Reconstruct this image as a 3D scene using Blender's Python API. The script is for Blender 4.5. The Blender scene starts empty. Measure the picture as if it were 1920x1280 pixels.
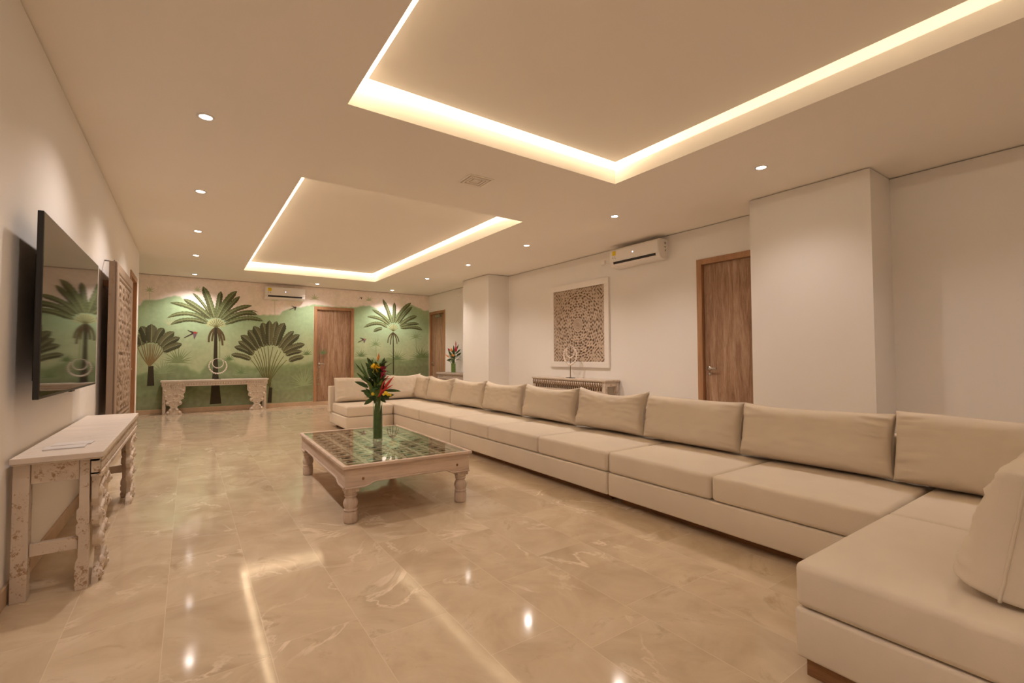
import bpy, bmesh, math, random
from mathutils import Vector, Matrix, noise
C = bpy.data.collections.new('scene'); bpy.context.scene.collection.children.link(C)
SC = bpy.context.scene
PI = math.pi
# ---------------------------------------------------------------- camera, world, exposure
f_, yaw, pitch, roll, CH = 874.09, .606, .03308, -.00311, 1.0778
w_ = Vector((math.sin(yaw)*math.cos(pitch), math.cos(yaw)*math.cos(pitch), math.sin(pitch)))
r_ = Vector((math.cos(yaw), -math.sin(yaw), 0)); u_ = r_.cross(w_)
cr, sr = math.cos(roll), math.sin(roll)
rr, uu = cr*r_+sr*u_, -sr*r_+cr*u_
cd = bpy.data.cameras.new('camera'); cam = bpy.data.objects.new('camera', cd); C.objects.link(cam)
cam.matrix_world = Matrix(((rr.x, uu.x, -w_.x, 0), (rr.y, uu.y, -w_.y, 0), (rr.z, uu.z, -w_.z, CH), (0, 0, 0, 1)))
cd.sensor_width = 36; cd.sensor_fit = 'HORIZONTAL'; cd.lens = 36*f_/1920; cd.clip_start = .02; cd.clip_end = 60
SC.camera = cam
wd = bpy.data.worlds.new('world'); SC.world = wd; wd.use_nodes = True
wd.node_tree.nodes['Background'].inputs[0].default_value = (1, .8, .6, 1)
wd.node_tree.nodes['Background'].inputs[1].default_value = .02
SC.view_settings.view_transform = 'Standard'; SC.view_settings.look = 'None'; SC.view_settings.gamma = 1
SC.view_settings.exposure = 0.16
SC.view_settings.use_curve_mapping = False
SC.cycles.use_denoising = True
SC.cycles.max_bounces = 12; SC.cycles.diffuse_bounces = 9; SC.cycles.glossy_bounces = 4; SC.cycles.transmission_bounces = 8
SC.cycles.sample_clamp_indirect = 12; SC.cycles.caustics_refractive = False; SC.cycles.caustics_reflective = False
SPOT_W, SPOT_COL, SPOT_DEG, SPOT_BLEND = 59, (1, .865, .785), 132, 1.0
LED_W, LED_COL = 7.5, (1, .83, .60)     # watts per metre of cove strip
DIM = {10.89: 1.5, 8.87: 1.2, 7.15: 1.1, 5.42: 1.3, 3.71: 1.15, 2.03: .53, .32: .52, -1.4: .5, -3.1: .4}   # how far each pair of downlights is turned up
CEIL = 2.7
XL, XR, XR2, YF, YB = -.65, 5.25, 5.2, 11.35, -3.87

# ---------------------------------------------------------------- materials
def nm(name, col=(.8,.8,.8), rough=.5, spec=.5, metal=0.0):
    m = bpy.data.materials.new(name); m.use_nodes = True
    b = m.node_tree.nodes['Principled BSDF']
    b.inputs['Base Color'].default_value = (*col, 1); b.inputs['Roughness'].default_value = rough
    b.inputs['Specular IOR Level'].default_value = spec; b.inputs['Metallic'].default_value = metal
    return m, m.node_tree, b
class NT:
    """tiny node helper"""
    def __init__(s, nt): s.nt = nt; s.N = nt.nodes; s.L = nt.links
    def n(s, t, **k):
        x = s.N.new(t)
        for a, v in k.items(): setattr(x, a, v)
        return x
    def link(s, a, b): s.L.new(a, b)
    def coord(s, scale=(1,1,1), obj=True):
        t = s.n('ShaderNodeTexCoord'); mp = s.n('ShaderNodeMapping'); mp.inputs['Scale'].default_value = scale
        s.link(t.outputs['Object'], mp.inputs[0]); return mp.outputs[0]
    def noise(s, vec, scale, detail=4, rough=.55, dist=0):
        x = s.n('ShaderNodeTexNoise'); s.link(vec, x.inputs['Vector']); x.inputs['Scale'].default_value = scale
        x.inputs['Detail'].default_value = detail; x.inputs['Roughness'].default_value = rough; x.inputs['Distortion'].default_value = dist
        return x.outputs['Fac']
    def ramp(s, fac, stops):
        x = s.n('ShaderNodeValToRGB'); e = x.color_ramp.elements
        while len(e) < len(stops): e.new(.5)
        for el, (p, c) in zip(e, stops):
            el.position = p; el.color = (*c, 1) if isinstance(c, tuple) else (c, c, c, 1)
        s.link(fac, x.inputs[0]); return x.outputs[0]
    def mix(s, fac, a, b, mode='MIX'):
        x = s.n('ShaderNodeMix'); x.data_type = 'RGBA'; x.blend_type = mode
        for v, i in ((fac, 0), (a, 6), (b, 7)):
            if isinstance(v, (int, float)): x.inputs[i].default_value = v
            elif isinstance(v, tuple): x.inputs[i].default_value = (*v, 1)
            else: s.link(v, x.inputs[i])
        return x.outputs[2]
    def math(s, op, a, b=None, c=None):
        x = s.n('ShaderNodeMath'); x.operation = op
        for i, v in enumerate((a, b, c)):
            if v is None: continue
            if isinstance(v, (int, float)): x.inputs[i].default_value = v
            else: s.link(v, x.inputs[i])
        return x.outputs[0]
    def bump(s, h, bsdf, strength=.2, dist=.01):
        x = s.n('ShaderNodeBump'); x.inputs['Strength'].default_value = strength; x.inputs['Distance'].default_value = dist
        s.link(h, x.inputs['Height']); s.link(x.outputs[0], bsdf.inputs['Normal'])
def plain(name, col, rough=.5, spec=.5, metal=0, var=.06, scale=8, bump=0, bscale=200):
    m, nt, b = nm(name, col, rough, spec, metal); t = NT(nt); v = t.coord()
    f = t.noise(v, scale, 3)
    lo = tuple(max(0, c*(1-var)) for c in col); hi = tuple(min(1, c*(1+var)) for c in col)
    t.link(t.ramp(f, [(.3, lo), (.7, hi)]), b.inputs['Base Color'])
    if bump: t.bump(t.noise(v, bscale, 2), b, bump, .003)
    return m
def wood(name, dark, mid, light, axis='Z', scale=1.0, rough=.5, grain=1.0):
    m, nt, b = nm(name, mid, rough, .35); t = NT(nt)
    s = {'X': (.6, 6, 6), 'Y': (6, .6, 6), 'Z': (6, 6, .6)}[axis]
    v = t.coord(tuple(k*scale for k in s))
    a = t.noise(v, 1.3, 8, .66, 1.2); c = t.noise(v, 7, 6, .75, .5)
    g = t.math('ADD', t.math('MULTIPLY', a, .55), t.math('MULTIPLY', c, .45))
    col = t.ramp(g, [(.36, dark), (.5, mid), (.63, light)])
    t.link(col, b.inputs['Base Color']); t.bump(g, b, .25*grain, .006)
    return m
def distressed(name, paint, worn, amount=.5, scale=9, rough=.7, stretch=(1,1,1)):
    m, nt, b = nm(name, paint, rough, .25); t = NT(nt); v = t.coord(stretch)
    a = t.noise(v, scale, 6, .68, .4); c = t.noise(v, scale*7, 4, .7)
    g = t.math('ADD', t.math('MULTIPLY', a, .6), t.math('MULTIPLY', c, .4))
    k = t.ramp(g, [(.575-.04*amount, 0.0), (.66-.07*amount, 1.0)])
    shade = t.ramp(t.noise(v, scale*.5, 3), [(.3, tuple(x*.86 for x in paint)), (.7, paint)])
    t.link(t.mix(k, shade, worn), b.inputs['Base Color']); t.bump(t.math('SUBTRACT', 1.0, k), b, .3, .002)
    return m
def vcol(name, rough=.7, spec=.3, bump=0, bscale=60):
    m, nt, b = nm(name, (.5,.5,.5), rough, spec); t = NT(nt)
    a = t.n('ShaderNodeVertexColor'); a.layer_name = 'col'
    v = t.coord(); f = t.noise(v, 14, 5, .65)
    k = t.ramp(f, [(.3, .94), (.7, 1.08)])
    t.link(t.mix(1.0, a.outputs[0], k, 'MULTIPLY'), b.inputs['Base Color'])
    if bump: t.bump(t.noise(v, bscale, 3), b, bump, .003)
    return m
def emis(name, col, s):
    m = bpy.data.materials.new(name); m.use_nodes = True; nt = m.node_tree; nt.nodes.clear()
    e = nt.nodes.new('ShaderNodeEmission'); o = nt.nodes.new('ShaderNodeOutputMaterial')
    e.inputs[0].default_value = (*col, 1); e.inputs[1].default_value = s; nt.links.new(e.outputs[0], o.inputs[0]); return m
M = {}
M['wall'] = plain('wall paint', (.80,.775,.745), .75, .25, var=.012, scale=1.2)
M['ceil'] = plain('ceiling paint', (.88,.84,.785), .8, .2, var=.01, scale=1)
M['gap'] = plain('shadow gap', (.22,.16,.11), .9, .1)
M['tan_stone'] = plain('baseboard stone', (.55,.39,.26), .3, .5, var=.12, scale=5)
M['door'] = wood('door veneer', (.19,.10,.055), (.34,.205,.125), (.47,.33,.23), 'Z', 1.3, .5)
M['door_frame'] = wood('door frame wood', (.30,.155,.075), (.40,.215,.11), (.48,.28,.155), 'Z', 1.0, .45)
M['plinth'] = wood('plinth wood', (.16,.07,.03), (.24,.115,.05), (.32,.17,.08), 'Y', 1.5, .5)
M['fabric'] = plain('cream upholstery fabric', (.675,.60,.505), .95, .1, var=.03, scale=3, bump=.12, bscale=350)
M['fabric_seam'] = plain('upholstery seam', (.52,.42,.32), .95, .1)
M['white_wood'] = distressed('whitewashed carved wood', (.67,.575,.485), (.36,.235,.14), .8, 16, .7)
M['white_wood_top'] = distressed('whitewashed table top', (.72,.635,.56), (.50,.38,.28), .0, 8, .45, (3,.6,3))
M['coffee'] = wood('limewashed wood', (.42,.31,.24), (.60,.47,.385), (.68,.56,.47), 'X', .9, .6, .5)
M['coffee_leg'] = wood('limewashed turned wood', (.40,.30,.24), (.56,.45,.37), (.66,.55,.46), 'Z', .9, .65, .6)
M['coffee_y'] = wood('limewashed wood long side', (.42,.31,.24), (.60,.47,.385), (.68,.56,.47), 'Y', .9, .6, .5)
M['black'] = plain('black plastic', (.012,.011,.010), .35, .5)
M['iron'] = plain('dark iron', (.03,.025,.02), .5, .5)
M['steel'] = plain('brushed steel', (.62,.58,.52), .28, .5, 1.0)
M['ac'] = plain('white plastic', (.80,.76,.72), .35, .5, var=.01)
M['acdark'] = plain('louver shadow plastic', (.035,.03,.028), .6, .3)
M['yellow'] = plain('yellow label', (.75,.55,.02), .5, .4)
M['print'] = plain('label print', (.15,.13,.10), .6, .3)
M['bead'] = plain('cream beads', (.82,.72,.64), .45, .5, var=.04, scale=30)
M['carve'] = vcol('carved wood', .75, .2, .3)
M['mural'] = vcol('mural paint', .7, .25)
M['paper'] = plain('printed paper', (.70,.66,.64), .4, .5)
M['leaf'] = plain('dark green leaf', (.055,.11,.025), .4, .5, var=.35, scale=25)
M['leaf2'] = plain('fresh green leaf', (.13,.20,.03), .4, .5, var=.3, scale=25)
M['stem'] = plain('green stem', (.16,.22,.06), .5, .4)
M['y_flower'] = plain('yellow petals', (.80,.55,.03), .6, .3, var=.15, scale=60)
M['red'] = plain('red bract', (.55,.045,.03), .5, .4, var=.25, scale=40)
M['pink'] = plain('magenta bract', (.42,.02,.06), .5, .4, var=.25, scale=40)
M['orange'] = plain('orange bract', (.75,.30,.07), .5, .4, var=.2, scale=40)
M['lamp'] = emis('downlight glow', (1, .93, .88), 30)
M['led'] = emis('led strip glow', (1, .80, .52), 6)
M['disp'] = emis('display glow', (.75, .72, 1), 3)
m, nt, b = nm('tv screen', (.010,.009,.008), .035, .8); M['screen'] = m
def glass(name, col=(1,1,1), rough=0, ior=1.45):
    m, nt, b = nm(name, col, rough, .5); b.inputs['Transmission Weight'].default_value = 1; b.inputs['IOR'].default_value = ior; return m
M['glass'] = glass('clear glass', (.93, .98, .94))
# thin sheet glass: a mix of clear and mirror by fresnel, so that light passes through it to what lies below
def sheet(name, tint=(.93,.97,.93), ior=1.5):
    m = bpy.data.materials.new(name); m.use_nodes = True; nt = m.node_tree; nt.nodes.clear(); t = NT(nt)
    fr = t.n('ShaderNodeFresnel'); fr.inputs[0].default_value = ior
    tr = t.n('ShaderNodeBsdfTransparent'); tr.inputs[0].default_value = (*tint, 1)
    gl = t.n('ShaderNodeBsdfGlossy'); gl.inputs['Roughness'].default_value = .01
    mx = t.n('ShaderNodeMixShader'); o = t.n('ShaderNodeOutputMaterial')
    ge = t.n('ShaderNodeNewGeometry'); t.link(t.math('MULTIPLY', t.math('MULTIPLY', fr.outputs[0], 1.25), t.math('SUBTRACT', 1.0, ge.outputs['Backfacing'])), mx.inputs[0]); t.link(tr.outputs[0], mx.inputs[1]); t.link(gl.outputs[0], mx.inputs[2]); t.link(mx.outputs[0], o.inputs[0])
    return m
M['sheet'] = sheet('table glass')
M['vase'] = sheet('vase glass', (.86,.93,.86), 1.5)
def floor_mat():
    m, nt, b = nm('polished marble tiles', (.6,.42,.27), .07, .38); t = NT(nt)
    tc = t.n('ShaderNodeTexCoord'); sp = t.n('ShaderNodeSeparateXYZ'); t.link(tc.outputs['Object'], sp.inputs[0])
    TW, TL = .327, .62
    kx = t.math('DIVIDE', t.math('ADD', sp.outputs[0], .391), TW); k = t.math('FLOOR', kx); fx = t.math('FRACT', t.math('ADD', kx, 100))
    wn = t.n('ShaderNodeTexWhiteNoise'); wn.noise_dimensions = '1D'; t.link(t.math('ADD', k, .5), wn.inputs['W'])
    ky = t.math('ADD', t.math('DIVIDE', sp.outputs[1], TL), wn.outputs['Value']); j = t.math('FLOOR', ky); fy = t.math('FRACT', t.math('ADD', ky, 100))
    ex = t.math('MINIMUM', fx, t.math('SUBTRACT', 1, fx)); ey = t.math('MINIMUM', fy, t.math('SUBTRACT', 1, fy))
    gx = t.math('LESS_THAN', ex, .0045); gy = t.math('LESS_THAN', ey, .0022); g = t.math('MAXIMUM', gx, gy)
    cb = t.n('ShaderNodeCombineXYZ'); t.link(k, cb.inputs[0]); t.link(j, cb.inputs[1])
    w3 = t.n('ShaderNodeTexWhiteNoise'); w3.noise_dimensions = '3D'; t.link(cb.outputs[0], w3.inputs['Vector'])
    off = t.n('ShaderNodeVectorMath'); off.operation = 'MULTIPLY_ADD'; t.link(w3.outputs['Color'], off.inputs[0]); off.inputs[1].default_value = (.9, 1.3, .7); t.link(tc.outputs['Object'], off.inputs[2])
    v = off.outputs[0]
    base = t.ramp(t.noise(v, 2.6, 6, .6, .8), [(.30, (.465,.36,.25)), (.5, (.54,.435,.31)), (.72, (.62,.515,.385))])
    blot = t.ramp(t.noise(v, 2.6, 7, .72, 1.4), [(.57, 0.0), (.72, 1.0)])
    base = t.mix(t.math('MULTIPLY', blot, .8), base, (.36,.265,.165))
    vn = t.noise(v, 1.7, 7, .56, .7)
    ridge = t.math('ABSOLUTE', t.math('SUBTRACT', vn, .5))
    vein = t.ramp(ridge, [(.0, 1.0), (.005, .75), (.016, 0.0)])
    gate = t.ramp(t.noise(v, 2.1, 3, .5), [(.50, 0.0), (.64, 1.0)])
    base = t.mix(t.math('MULTIPLY', t.math('MULTIPLY', vein, gate), .72), base, (.80,.69,.55))
    rk = t.n('ShaderNodeMapRange'); t.link(w3.outputs['Value'], rk.inputs[0]); rk.inputs[3].default_value = .965; rk.inputs[4].default_value = 1.03
    base = t.mix(1.0, base, rk.outputs[0], 'MULTIPLY')
    base = t.mix(t.math('MULTIPLY', g, .42), base, (.72,.62,.48))
    t.link(base, b.inputs['Base Color'])
    rg = t.ramp(t.noise(v, 9, 4), [(.3, .06), (.7, .11)]); t.link(rg, b.inputs['Roughness'])
    return m
M['floor'] = floor_mat()

# ---------------------------------------------------------------- mesh helpers
class MB:
    def __init__(s): s.v = []; s.f = []; s.m = []; s.s = []; s.c = None
    def add(s, vs, fs, mi=0, smooth=False, col=None):
        o = len(s.v); s.v += [tuple(p) for p in vs]
        for q in fs: s.f.append([i+o for i in q]); s.m.append(mi); s.s.append(smooth)
        if col is not None:
            if s.c is None: s.c = [(.5,.5,.5)]*o
            s.c += list(col) if isinstance(col, list) else [col]*len(vs)
        elif s.c is not None: s.c += [(.5,.5,.5)]*len(vs)
        return s
    def box(s, x0, x1, y0, y1, z0, z1, mi=0, col=None):
        return s.add([(x0,y0,z0),(x1,y0,z0),(x1,y1,z0),(x0,y1,z0),(x0,y0,z1),(x1,y0,z1),(x1,y1,z1),(x0,y1,z1)],
                     [(3,2,1,0),(4,5,6,7),(0,1,5,4),(1,2,6,5),(2,3,7,6),(3,0,4,7)], mi, col=col)
    def lathe(s, prof, n=24, c=(0,0,0), mi=0, ax='Z'):
        vs = []; fs = []
        for r, h in prof:
            for i in range(n):
                a = 2*PI*i/n; p = (r*math.cos(a), r*math.sin(a), h)
                if ax == 'X': p = (p[2], p[0], p[1])
                if ax == 'Y': p = (p[0], p[2], p[1])
                vs.append((p[0]+c[0], p[1]+c[1], p[2]+c[2]))
        for k in range(len(prof)-1):
            for i in range(n):
                j = (i+1) % n; q = (k*n+i, k*n+j, (k+1)*n+j, (k+1)*n+i)
                fs.append(q if ax != 'Y' else q[::-1])
        b = tuple(range(n)); e = tuple(range((len(prof)-1)*n, len(prof)*n))
        fs.append(b[::-1] if ax != 'Y' else b); fs.append(e if ax != 'Y' else e[::-1])
        return s.add(vs, fs, mi, True)
    def prism(s, poly, t0, t1, plane='XZ', mi=0, smooth=False):
        n = len(poly)
        def P(a, b, t): return {'XZ': (a, t, b), 'YZ': (t, a, b), 'XY': (a, b, t)}[plane]
        vs = [P(a, b, t0) for a, b in poly]+[P(a, b, t1) for a, b in poly]
        fs = [tuple(range(n)), tuple(range(2*n-1, n-1, -1))]+[(i, i+n, (i+1) % n+n, (i+1) % n) for i in range(n)]
        return s.add(vs, fs, mi, smooth)
    def tube(s, pts, r, n=8, mi=0, taper=None, col=None):
        P = [Vector(p) for p in pts]; vs = []; fs = []; prev = None
        for i, p in enumerate(P):
            d = (P[min(i+1, len(P)-1)]-P[max(i-1, 0)]).normalized()
            a = prev if prev is not None else (Vector((0,0,1)) if abs(d.z) < .9 else Vector((1,0,0)))
            x = (a-d*a.dot(d)).normalized(); prev = x; y = d.cross(x)
            q = r[i] if isinstance(r, (list, tuple)) else r*(1 if taper is None else 1+(taper-1)*i/(len(P)-1))
            for k in range(n):
                t = 2*PI*k/n; vs.append(p+x*q*math.cos(t)+y*q*math.sin(t))
        for i in range(len(P)-1):
            for k in range(n): fs.append((i*n+k, i*n+(k+1) % n, (i+1)*n+(k+1) % n, (i+1)*n+k))
        fs.append(tuple(range(n))[::-1]); fs.append(tuple(range((len(P)-1)*n, len(P)*n)))
        return s.add(vs, fs, mi, True, col)
    def ball(s, c, r, n=10, mi=0, sq=(1,1,1)):
        vs = []; fs = []; m = max(4, n//2)
        for i in range(m+1):
            a = PI*i/m
            for k in range(n):
                b = 2*PI*k/n; vs.append((c[0]+r*sq[0]*math.sin(a)*math.cos(b), c[1]+r*sq[1]*math.sin(a)*math.sin(b), c[2]+r*sq[2]*math.cos(a)))
        for i in range(m):
            for k in range(n): fs.append((i*n+k, (i+1)*n+k, (i+1)*n+(k+1) % n, i*n+(k+1) % n))
        return s.add(vs, fs, mi, True)
    def build(s, name, mats, parent=None, bevel=0, seg=2, merge=False, fix=False):
        me = bpy.data.meshes.new(name); me.from_pydata(s.v, [], s.f)
        for mm in (mats if isinstance(mats, (list, tuple)) else [mats]): me.materials.append(M[mm] if isinstance(mm, str) else mm)
        for p, mi, sm in zip(me.polygons, s.m, s.s): p.material_index = mi; p.use_smooth = sm
        if s.c:
            a = me.color_attributes.new('col', 'FLOAT_COLOR', 'POINT')
            for i, c in enumerate(s.c): a.data[i].color = (*c, 1)
        if merge or fix:
            bm = bmesh.new(); bm.from_mesh(me)
            if merge: bmesh.ops.remove_doubles(bm, verts=bm.verts, dist=1e-5)
            bmesh.ops.recalc_face_normals(bm, faces=bm.faces); bm.to_mesh(me); bm.free()
        me.update()
        o = bpy.data.objects.new(name, me); C.objects.link(o)
        if parent is not None: o.parent = parent
        if bevel:
            md = o.modifiers.new('bevel', 'BEVEL'); md.width = bevel; md.segments = seg; md.limit_method = 'ANGLE'; md.angle_limit = math.radians(40)
        return o
def tag(o, label=None, cat=None, group=None, kind=None):
    if label: o['label'] = label
    if cat: o['category'] = cat
    if group: o['group'] = group
    if kind: o['kind'] = kind
    return o
def thing(name, loc, label, cat, group=None, rz=0):
    o = bpy.data.objects.new(name, None); C.objects.link(o); o.location = loc; o.rotation_euler = (0, 0, rz); o.empty_display_size = .1
    return tag(o, label, cat, group)
def copy_tree(o, parent=None):
    c = o.copy(); C.objects.link(c)
    if parent is not None: c.parent = parent
    for ch in list(o.children): copy_tree(ch, c)
    return c
def struct(name, mb, mats, **k): return tag(mb.build(name, mats, **k), kind='structure')
# ---------------------------------------------------------------- room shell
TOP = 2.688
def wall_run(name, axis, face, out, a0, a1, openings=(), z1=TOP):
    """straight wall: its room face stands at `face`, its thickness goes towards `out` (+1/-1)"""
    b = MB(); t = .16*out
    def bx(p, q, za, zb, f=face):
        lo, hi = sorted((f, face+t))
        if axis == 'X': b.box(lo, hi, p, q, za, zb)
        else: b.box(p, q, lo, hi, za, zb)
    cur = a0
    for (p, q, zt) in sorted(openings):
        bx(cur, p, 0, z1); bx(p, q, zt, z1); cur = q
    bx(cur, a1, 0, z1); bx(a0, a1, z1, CEIL, face+.03*out)
    return struct(name, b, 'wall')
wall_run('wall_left', 'X', XL, -1, YB, 9.1, [(7.857, 8.73, 2.24)])
b = MB(); b.box(-2.5, XL-.16, 8.95, 9.1, 0, CEIL); struct('wall_left_return', b, 'wall')
b = MB(); b.box(-2.66, -2.5, 8.95, YF+.16, 0, CEIL); struct('wall_left_alcove', b, 'wall')
wall_run('wall_far', 'Y', YF, 1, -2.5, XR+.2, [(2.344, 3.249, 2.254)])
wall_run('wall_right', 'X', XR, 1, YB, 8.2, [(2.60, 3.479, 2.29)])
wall_run('wall_right_far', 'X', XR2, 1, 8.2, YF, [(10.397, 11.31, 2.256)])
b = MB(); b.box(XL-.16, XR+.16, YB-.16, YB, 0, CEIL); struct('wall_near', b, 'wall')
for nme, (y0, y1) in (('wall_right_column', (1.495, 2.54)), ('wall_right_far_column', (7.686, 8.71))):
    b = MB(); b.box(4.775, XR+.02, y0, y1, 0, TOP); b.box(4.80, XR+.02, y0+.025, y1-.025, TOP, CEIL); struct(nme, b, 'wall')
b = MB(); b.box(-2.66, XR+.4, YB-.16, YF+.3, -.12, 0); struct('floor', b, 'floor')
# ceiling with two tray openings, lit cavities above them and a floating panel inside each
TX0, TX1 = .81, 3.27
TR = [(-2.39, 3.01), (4.487, 9.88)]
b = MB(); Z1 = 2.83
b.box(-2.66, TX0, YB-.16, YF+.3, CEIL, Z1); b.box(TX1, XR+.4, YB-.16, YF+.3, CEIL, Z1)
ys = [YB-.16, TR[0][0], TR[0][1], TR[1][0], TR[1][1], YF+.3]
for i in (0, 2, 4): b.box(TX0, TX1, ys[i], ys[i+1], CEIL, Z1)
for y0, y1 in TR:
    e = .13
    b.box(TX0-e-.05, TX0-e, y0-e-.05, y1+e+.05, Z1, 3.02); b.box(TX1+e, TX1+e+.05, y0-e-.05, y1+e+.05, Z1, 3.02)
    b.box(TX0-e, TX1+e, y0-e-.05, y0-e, Z1, 3.02); b.box(TX0-e, TX1+e, y1+e, y1+e+.05, Z1, 3.02)
    b.box(TX0-e-.05, TX1+e+.05, y0-e-.05, y1+e+.05, 3.02, 3.07)
struct('ceiling', b, 'ceil')
for i, (y0, y1) in enumerate(TR):
    g = .10; b = MB(); b.box(TX0+g, TX1-g, y0+g, y1-g, 2.85, 2.875)
    for hx in (TX0+.5, TX1-.5):
        for hy in (y0+.6, (y0+y1)/2, y1-.6): b.box(hx-.02, hx+.02, hy-.02, hy+.02, 2.875, 3.03)
    struct('ceiling_tray_%d' % (i+1), b, 'ceil')
    st = thing('led_strip', (0, 0, Z1), ['warm led strip hidden around the nearer ceiling tray', 'warm led strip hidden around the farther ceiling tray'][i], 'light strip', 'cove light strips')
    b = MB(); o_ = .05; h = .012
    for (p, q, r, s) in ((TX0-o_, TX0-o_+h, y0, y1), (TX1+o_-h, TX1+o_, y0, y1), (TX0, TX1, y0-o_, y0-o_+h), (TX0, TX1, y1+o_-h, y1+o_)):
        b.box(p, q, r, s, .001, .006)
    b.build('glowing_strip', 'led', st)
    for (cx, cy, L, rz) in ((TX0-.035, (y0+y1)/2, y1-y0, PI/2), (TX1+.035, (y0+y1)/2, y1-y0, -PI/2), ((TX0+TX1)/2, y0-.035, TX1-TX0, PI), ((TX0+TX1)/2, y1+.035, TX1-TX0, 0)):
        ld = bpy.data.lights.new('cove_light', 'AREA'); ld.shape = 'RECTANGLE'; ld.size = L; ld.size_y = .02; ld.energy = LED_W*L*((.32 if cx > 3 else 1.1) if i else .12 if cx > 3 else .72); ld.color = LED_COL
        lo = bpy.data.objects.new('cove_light', ld); C.objects.link(lo); lo.parent = st; lo.location = (cx, cy, .014)
        lo.rotation_euler = (PI-.35, 0, 0) if rz == 0 else (0, 0, 0)
        # point up and lean a little over the opening
        n = Vector(((TX0+TX1)/2-cx if abs(cx-(TX0+TX1)/2) > .5 else 0, (y0+y1)/2-cy if abs(cy-(y0+y1)/2) > L*.2 and abs(cx-(TX0+TX1)/2) < .5 else 0, 0))
        n = n.normalized()*.35+Vector((0, 0, 1)); n.normalize()
        xax = Vector((0, 1, 0)) if abs(cx-(TX0+TX1)/2) > .5 else Vector((1, 0, 0))
        z = -n; y = z.cross(xax).normalized(); xx = y.cross(z)
        lo.matrix_local = Matrix(((xx.x, y.x, z.x, cx), (xx.y, y.y, z.y, cy), (xx.z, y.z, z.z, .014), (0, 0, 0, 1)))
# baseboards
def base(name, *bs):
    b = MB()
    for q in bs: b.box(*q, 0, .085)
    struct(name, b, 'tan_stone', bevel=.003)
base('baseboard_left', (XL, XL+.012, YB, 7.857), (XL, XL+.012, 8.73, 9.1))
base('baseboard_far', (-2.5, 2.344, YF-.014, YF), (3.249, XR2, YF-.014, YF))
base('baseboard_right', (XR-.012, XR, YB, 1.495), (XR-.012, XR, 3.479, 7.686), (XR2-.012, XR2, 8.71, 10.397))
base('baseboard_column', (4.763, 4.775, 1.483, 2.552), (4.763, XR, 1.483, 1.495), (4.763, XR, 2.54, 2.552))
base('baseboard_far_column', (4.758, 4.77, 7.674, 8.722), (4.758, XR, 7.674, 7.686))
# doors: local x along the wall, local y into the wall
def door(name, loc, rz, W, H, closer=False, sill=False):
    d = thing(name, loc, None, None, rz=rz); d['kind'] = 'structure'
    fw = .07; b = MB()
    b.box(0, fw, -.012, .13, 0, H); b.box(W-fw, W, -.012, .13, 0, H); b.box(fw, W-fw, -.012, .13, H-fw, H)
    b.box(fw, fw+.012, .075, .13, 0, H-fw); b.box(W-fw-.012, W-fw, .075, .13, 0, H-fw); b.box(fw, W-fw, .075, .13, H-fw-.012, H-fw)
    b.build('door_frame', 'door_frame', d, bevel=.003)
    z0 = .075 if sill else .008
    b = MB(); b.box(fw+.003, W-fw-.003, .035, .073, z0, H-fw-.003); lf = b.build('door_leaf', 'door', d, bevel=.002)
    if sill:
        b = MB(); b.box(0, W, -.014, .13, 0, .07); b.build('door_sill', 'tan_stone', d, bevel=.003)
    hx = fw+.06; b = MB()
    b.lathe([(.024, 0), (.026, -.006), (.022, -.010), (.009, -.011), (.009, -.045)], 16, (hx, .035, .93), ax='Y')
    b.tube([(hx, -.008, .93), (hx+.02, -.012, .93), (hx+.115, -.012, .93)], .009, 10); b.build('door_handle', 'steel', lf)
    b = MB(); b.lathe([(.018, 0), (.02, -.005), (.015, -.008)], 14, (hx, .035, .86), ax='Y'); b.build('door_lock', 'steel', lf)
    if closer:
        b = MB(); b.box(.36, .62, -.01, .034, H-fw-.09, H-fw-.04); b.tube([(.5, -.01, H-fw-.04), (.66, -.05, H-fw-.03), (.5, -.012, H-fw+.02)], .006, 6); b.build('door_closer', 'steel', d)
    return d
door('door_1', (2.344, YF, 0), 0, .905, 2.254, sill=True)
door('door_2', (XR2, 11.31, 0), -PI/2, .913, 2.256, closer=True)
door('door_3', (XR, 3.479, 0), -PI/2, .879, 2.29)
door('door_4', (XL, 7.857, 0), PI/2, .873, 2.24)

# ---------------------------------------------------------------- downlights
ROWY = [10.89, 8.87, 7.15, 5.42, 3.71, 2.03, .32, -1.4, -3.1]
names_l = ['recessed downlight of the left row, farthest, just before the palm mural', 'recessed downlight, second of the left row counted from the mural wall',
  'recessed downlight, middle one of the five seen in the left row', 'recessed downlight of the left row, second nearest to the camera', 'recessed downlight of the left row, nearest and largest, above the television']
names_r = ['recessed downlight of the right row, farthest, above the right-hand palm', 'recessed downlight of the right row, second from the mural wall', 'recessed downlight of the right row in front of the far column',
  'recessed downlight of the right row, before the carved square wall panel', 'recessed downlight of the right row, left of the right-hand air conditioner', 'recessed downlight of the right row, nearest, beside the large right column']
def downlight(x, y, label, k=1.0):
    d = thing('ceiling_downlight', (x, y, CEIL), label, 'downlight', 'recessed ceiling downlights')
    b = MB(); b.lathe([(.036, -.001), (.040, -.006), (.052, -.004), (.054, 0), (.054, .004)], 28); b.build('trim_ring', 'ac', d)
    b = MB(); b.lathe([(.036, -.0035), (.036, -.0005)], 24); b.build('lens', 'lamp', d)
    ld = bpy.data.lights.new('spot', 'SPOT'); ld.energy = SPOT_W*k; ld.color = SPOT_COL; ld.spot_size = math.radians(SPOT_DEG); ld.spot_blend = SPOT_BLEND; ld.shadow_soft_size = .035
    lo = bpy.data.objects.new('spot', ld); C.objects.link(lo); lo.parent = d; lo.location = (0, 0, -.04)
    return d
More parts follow.
